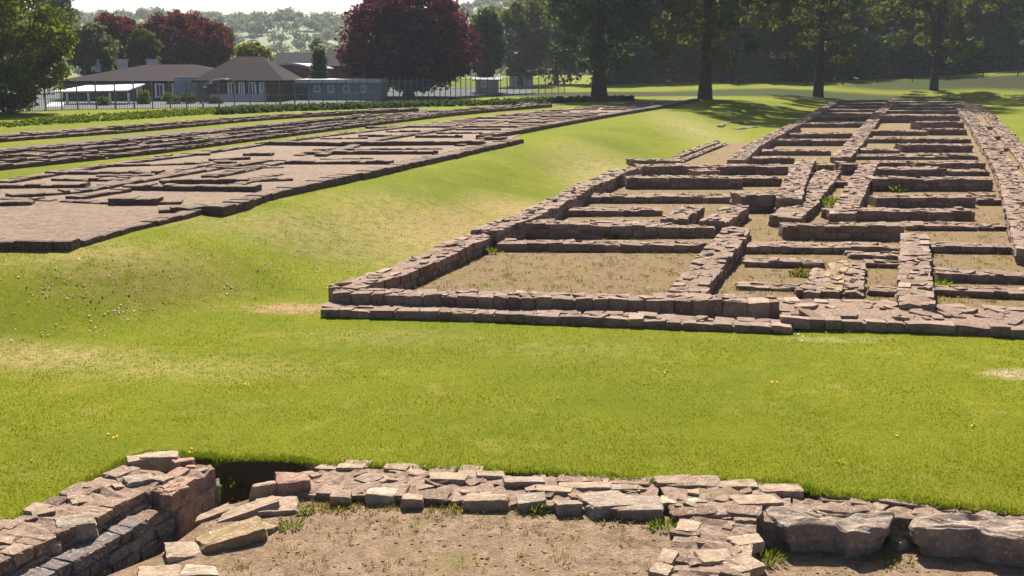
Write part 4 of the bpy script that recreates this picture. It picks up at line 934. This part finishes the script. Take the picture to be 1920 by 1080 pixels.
# brick school
sheet('playground', [(U(x, y, .45)[0], U(x, y, .45)[1] + .4) for x, y in [(-150, 232), (0, 219), (150, 213), (300, 211), (450, 207), (640, 202), (780, 192), (900, 184), (1000, 180)]] + [(4, 150), (-120, 150)], ZL + .03, plain('worn_tarmac', (.045, .052, .05), .9, .2, .2, 1))
sch, rf, ez, rz = building('school', 145, 470, 90.6, 11, 152, 121, brick, tilem, 'long low red-brick school with dark hipped roof behind the fence at left')
for px, wv in ((285, 8), (322, 14), (350, 8)): window(sch, px, 90.6, 158, 182, wv)
sw, rf, ez, rz = building('school_wing', 392, 540, 89, 8, 151, 106, brick, tilem, 'brick end wing of the school with steep dark hipped roof and tall white windows')
for px, wv in ((452, 11), (470, 8), (490, 11), (508, 8)): window(sw, px, 89, 155, 190, wv)
mb = MB(); mb.box((bld_pt(466, 89), 88.6, GZ + .3), (2.2, .15, .9)); mb.build('plinth', [rend], sw)
mb = MB(); mb.box((bld_pt(378, 90), 90.1, ztop((0, 90, 0), 168)), (1.2, .25, 1.0)); mb.build('porch', [greyw], sch)
for px in (210, 257, 311):
    mb = MB(); x_ = bld_pt(px, 97); mb.box((x_, 97, ztop((0, 97, 0), 124)), (.35, .35, .5)); mb.box((x_, 97, ztop((0, 97, 0), 124) + .53), (.42, .42, .05)); mb.build('chimney', [rend], sch)
# white open canopy
cn = empty('canopy', (bld_pt(195, 84), 84, GZ)); tag(cn, 'flat white roofed open canopy on posts in front of the brick school', 'canopy')
mb = MB(); zt_ = ztop((0, 84, 0), 163); za = ztop((0, 82, 0), 174); xa, xb = bld_pt(128, 82), bld_pt(264, 82)
mb.add([(xa, 82, za), (xb, 82, za + .1), (xb, 86, zt_ + .1), (xa + 1, 86, zt_), (xa, 82, za + .1), (xb, 82, za + .2), (xb, 86, zt_ + .2), (xa + 1, 86, zt_ + .1)], [[0, 3, 2, 1], [4, 5, 6, 7], [0, 1, 5, 4], [1, 2, 6, 5], [2, 3, 7, 6], [3, 0, 4, 7]]); mb.build('roof', [wh], cn)
for px in (152, 191, 230, 264):
    mb = MB(); mb.box((bld_pt(px, 82), 82.1, (za + GZ) / 2), (.07, .07, (za - GZ) / 2 - .005)); mb.build('post', [wh], cn)
for (px, by, wd, ht, dd, lb) in ((293, 208, 14, 42, 83, 'bright green shrub right of the canopy posts'), (341, 208, 20, 38, 83, 'wide bright green shrub before the school wall right of the canopy'), (372, 207, 22, 34, 84, 'dull green shrub beside the steel hoop shelter'), (218, 208, 12, 28, 80, 'small yellow-green shrub seen under the canopy'), (420, 206, 16, 26, 84, 'low green shrub right of the steel hoop shelter')):
    px_tree('shrub', px, by, dd, px - wd, px + wd, by - ht, by - 2, 'weed' if 'bright' in lb or 'yellow' in lb else 'leaf_green', lb, shape='round', trunk_r=.05, clumps=26, per=50, size=.09, cr=.3, limbs=3, category='shrub')
# little hutch below it
hu = empty('hutch', (bld_pt(130, 78), 78, GZ)); tag(hu, 'small dark hutch with a pale sloping lid left of the canopy posts', 'hutch')
z0_, z1_ = ztop((0, 78, 0), 214), ztop((0, 78, 0), 202); x_ = bld_pt(131, 78)
mb = MB(); mb.box((x_, 78, (z0_ - .3 + z1_) / 2), (.55, .4, (z1_ - z0_ + .3) / 2)); mb.build('body', [plain('dark_wood', (.06, .05, .045))], hu)
mb = MB(); mb.add([(x_ - .62, 77.5, z1_ + .005), (x_ + .68, 77.5, z1_ + .005), (x_ + .4, 78.5, z1_ + .3), (x_ - .5, 78.5, z1_ + .3), (x_ - .62, 77.5, z1_ + .06), (x_ + .68, 77.5, z1_ + .06), (x_ + .4, 78.5, z1_ + .36), (x_ - .5, 78.5, z1_ + .36)], [[0, 3, 2, 1], [4, 5, 6, 7], [0, 1, 5, 4], [1, 2, 6, 5], [2, 3, 7, 6], [3, 0, 4, 7]]); mb.build('lid', [rend], hu)
# curved steel hoop
mb = MB(); dd = 84; pts = [(bld_pt(395, dd), dd, GZ), (bld_pt(395, dd), dd, ztop((0, dd, 0), 172))] + [(bld_pt(395 + 45 * (1 - math.cos(a)), dd), dd, ztop((0, dd, 0), 172 - 23 * math.sin(a))) for a in np.linspace(.15, math.pi / 2, 8)]
mb.tube(pts, .06, 8); mb.tube([np.array(q) + [0, 1.4, 0] for q in pts], .06, 8)
for i in (3, 5, 7, 9): mb.tube([pts[i], np.array(pts[i]) + [0, 1.4, 0]], .04, 6)
tag(mb.build('hoop_shelter', [steel], smooth=True), 'curved grey steel hoop shelter frame before the brick school wall', 'shelter')
# flat-roofed grey block with blue-green doors, barrel-roofed hall behind, slate-roofed house farthest
gb = empty('school_block', (bld_pt(600, 94), 97, GZ)); tag(gb, 'flat-roofed grey school block with blue-green double doors left of the copper beech', 'building')
xa, xb = bld_pt(520, 94), bld_pt(720, 94); z1_ = ztop((0, 94, 0), 156)
mb = MB(); mb.box(((xa + xb) / 2, 97, (z1_ + GZ - 1) / 2), ((xb - xa) / 2, 3, (z1_ - GZ + 1) / 2)); mb.build('wall', [greyw], gb)
mb = MB(); mb.box(((bld_pt(575, 94) + xb) / 2, 96.6, z1_ + .17), ((xb - bld_pt(575, 94)) / 2 + .2, 3.6, .15)); mb.build('roof', [rend], gb)
mb = MB(); mb.box((bld_pt(567, 94), 93.96, ztop((0, 94, 0), 178)), (1.05, .05, .62)); dr = mb.build('door', [bluemetal], gb)
mb = MB(); mb.box((bld_pt(567, 94), 93.90, ztop((0, 94, 0), 178)), (.02, .03, .55)); q = mb.build('handle', [wh], None, origin=np.array(gb.location)); q.parent = dr; q.location = (0, 0, 0)
for px in (532, 556, 607, 632, 660, 690): window(gb, px, 94, 161, 172, 9)
hb = empty('school_hall', (bld_pt(560, 100), 106, GZ)); tag(hb, 'school hall with pale-edged shallow barrel roof behind the grey block', 'building')
xa, xb = bld_pt(512, 101), bld_pt(606, 101); ze = ztop((0, 101, 0), 132); zr = ztop((0, 101, 0), 122)
mb = MB(); mb.box(((xa + xb) / 2, 106, (ze + GZ) / 2), ((xb - xa) / 2 - .1, 5, (ze - GZ) / 2)); mb.build('wall', [brick], hb)
mb = MB(); th = np.linspace(0, 1, 13); top_ = [(xa + (xb - xa) * q, ze + .02 + (zr - ze) * math.sin(math.pi * q)) for q in th]
V_ = []; 
for (x_, z_) in top_:
    V_ += [(x_, 100.8, z_), (x_, 111.2, z_), (x_, 100.8, z_ + .16), (x_, 111.2, z_ + .16)]
Q_ = []
for i in range(12):
    a, b_ = i * 4, i * 4 + 4; Q_ += [[a, a + 1, b_ + 1, b_], [a + 2, b_ + 2, b_ + 3, a + 3], [a, b_, b_ + 2, a + 2], [a + 1, a + 3, b_ + 3, b_ + 1]]
mb.add(V_, Q_); mb.build('roof', [greyw], hb)
mb = MB(); P_ = [(x_, 100.95, z_) for x_, z_ in top_] + [(x_, 100.95, ze - .4) for x_, z_ in top_]
mb.add(P_, [[i + 13, i + 14, i + 1, i] for i in range(12)]); mb.build('gable', [brick], hb)
hs, rf, ez, rz = building('slate_house', 528, 720, 118, 9, 124, 98, brick, slate, 'long dark slate roof of a farther building behind the hall', hip=False)
mb = MB(); x_ = bld_pt(512, 116); mb.box((x_, 117, ztop((0, 117, 0), 112)), (.55, .5, .8)); tag(mb.build('white_tower', [wh]), 'small white end block left of the dark slate roof', 'building')
# houses seen right of the beech
hs2, rf, ez, rz = building('far_house', 955, 998, 150, 8, 141, 128, rend, tilem, 'small pale pinkish house glimpsed between the dark trees right of the beech', hip=False)
window(hs2, 966, 150, 144, 150, 5); window(hs2, 984, 150, 144, 150, 5)
hs3, rf, ez, rz = building('low_shed', 895, 935, 112, 5, 149, 145, greyw, greyw, 'low grey shed behind the fence just right of the copper beech', hip=False)
window(hs3, 908, 112, 153, 162, 8)

# ------------------------------------------------------------------ fences
fr = empty('palisade_fence', (0, 0, 0)); 
fence_pts = [(-150, 232), (0, 219), (150, 213), (300, 211), (450, 207), (640, 202), (780, 192), (900, 184), (1000, 180), (1060, 178)]
fw_ = [U(x, y, .45) for x, y in fence_pts]
fr.location = [float(v) for v in fw_[4]]; tag(fr, 'long grey-green steel mesh fence in front of the school and behind the copper beech', 'fence')
P_ = np.array(fw_); d = np.linalg.norm(np.diff(P_, axis=0), axis=1); S_ = np.concatenate([[0], np.cumsum(d)])
def fp(s): return np.array([np.interp(s, S_, P_[:, j]) for j in range(3)])
pan = MB(); s = 0
FHt = 1.9
while s < S_[-1]:
    q = fp(s); pan.box(q + [0, 0, FHt / 2], (.010, .010, FHt / 2)); s += .16
for zz in (.15, 1.0, 1.8):
    for a, b_ in zip(P_[:-1], P_[1:]):
        c_ = (a + b_) / 2; dv = b_ - a; pan.box(c_ + [0, .03, zz], (np.linalg.norm(dv) / 2, .012, .012), math.atan2(dv[1], dv[0]))
pan.build('mesh_panel', [steel], fr)
s = 0; post = None; npst = 0
mbp = MB(); mbp.box((0, 0, FHt / 2 + .05), (.035, .035, FHt / 2 + .05)); mbp.box((0, 0, FHt + .115), (.055, .055, .012))
while s < S_[-1] and npst < 100:
    q = fp(s)
    if post is None: post = mbp.build('post', [steel], None, origin=np.array([0., 0., 0.])); o = post
    else: o = post.copy(); sc.collection.objects.link(o)
    o.parent = fr; o.location = [float(v) for v in (q - np.array(fr.location) + [0, -.06, 0])]; s += max(1.15, S_[-1] / 99); npst += 1
# thin wire fence across the park
wf = empty('wire_fence', at(1600, 112, 0.3)); tag(wf, 'thin post and wire fence across the lit grass beyond the park trees', 'fence')
pts = []
for i, px in enumerate(np.linspace(1180, 2000, 14)):
    s_ = 140 / math.cos(PITCH) / F; x_ = (px - 960) * s_; z_ = float(height(np.array([x_]), np.array([140.0]))[0]); pts.append((x_, 140., z_))
    mb = MB(); mb.box((x_, 140, z_ + .6), (.05, .05, .65)); mb.box((x_, 140, z_ + 1.26), (.06, .06, .01)); mb.build('post', [M['bark']], wf)
for h_ in (.4, .8, 1.15):
    mb = MB(); mb.tube([np.array(q) + [0, -.06, h_] for q in pts], .012, 4); mb.build('wire', [steel], wf)

# ------------------------------------------------------------------ hill
hx = np.linspace(-700, 700, 120); hy = np.linspace(300, 1200, 70); HX, HY = np.meshgrid(hx, hy)
def hill_h(x, y):
    px = 960 + x / y * F * math.cos(PITCH)
    ridge = np.interp(px, [-400, 200, 380, 450, 560, 650, 750, 850, 920, 1000, 1150, 1500, 2300], [26, 30, 30, 31, 32, 28, 29, 33, 40, 44, 46, 46, 40])
    return ridge * sst(330, 640, y) + vnoise(x, y, 60, 2) * 5 * sst(330, 450, y) - 3
HZ = hill_h(HX, HY); ii = np.arange(HX.size).reshape(HX.shape)
qd = np.stack([ii[:-1, :-1], ii[:-1, 1:], ii[1:, 1:], ii[1:, :-1]], -1).reshape(-1, 4)
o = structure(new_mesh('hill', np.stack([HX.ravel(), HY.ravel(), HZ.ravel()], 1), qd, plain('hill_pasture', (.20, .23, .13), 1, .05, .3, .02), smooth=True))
K = 2600; x = rng.uniform(-420, 330, K); y = rng.uniform(330, 720, K)
kp = (vnoise(x, y, 70, 8) + rng.normal(0, .12, K) > -.30) | (y > 600); x, y = x[kp], y[kp]; z = hill_h(x, y)
r = rng.uniform(2.2, 5.2, len(x)); C = []; RR = []
for k in range(9):
    d = rng.normal(0, 1, (len(x), 3)); d /= np.linalg.norm(d, axis=1)[:, None]; d[:, 2] = abs(d[:, 2])
    C.append(np.stack([x, y, z + r * .5], 1) + d * (r * .6)[:, None]); RR.append(r * .5)
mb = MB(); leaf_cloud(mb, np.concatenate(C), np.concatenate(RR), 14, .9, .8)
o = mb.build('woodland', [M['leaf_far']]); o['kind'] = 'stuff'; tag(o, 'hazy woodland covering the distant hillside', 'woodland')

# ------------------------------------------------------------------ haze
m = bpy.data.materials.new('haze'); m.use_nodes = True; t = m.node_tree; t.nodes.clear()
out = N(t, 'ShaderNodeOutputMaterial'); v = N(t, 'ShaderNodeVolumePrincipled'); v.inputs['Color'].default_value = (.86, .91, 1, 1); v.inputs['Density'].default_value = .0003; v.inputs['Anisotropy'].default_value = 0.0
t.links.new(v.outputs[0], out.inputs['Volume'])
mb = MB(); mb.box((0, 600, 24), (760, 700, 36)); o = mb.build('haze', [m]); o['kind'] = 'stuff'
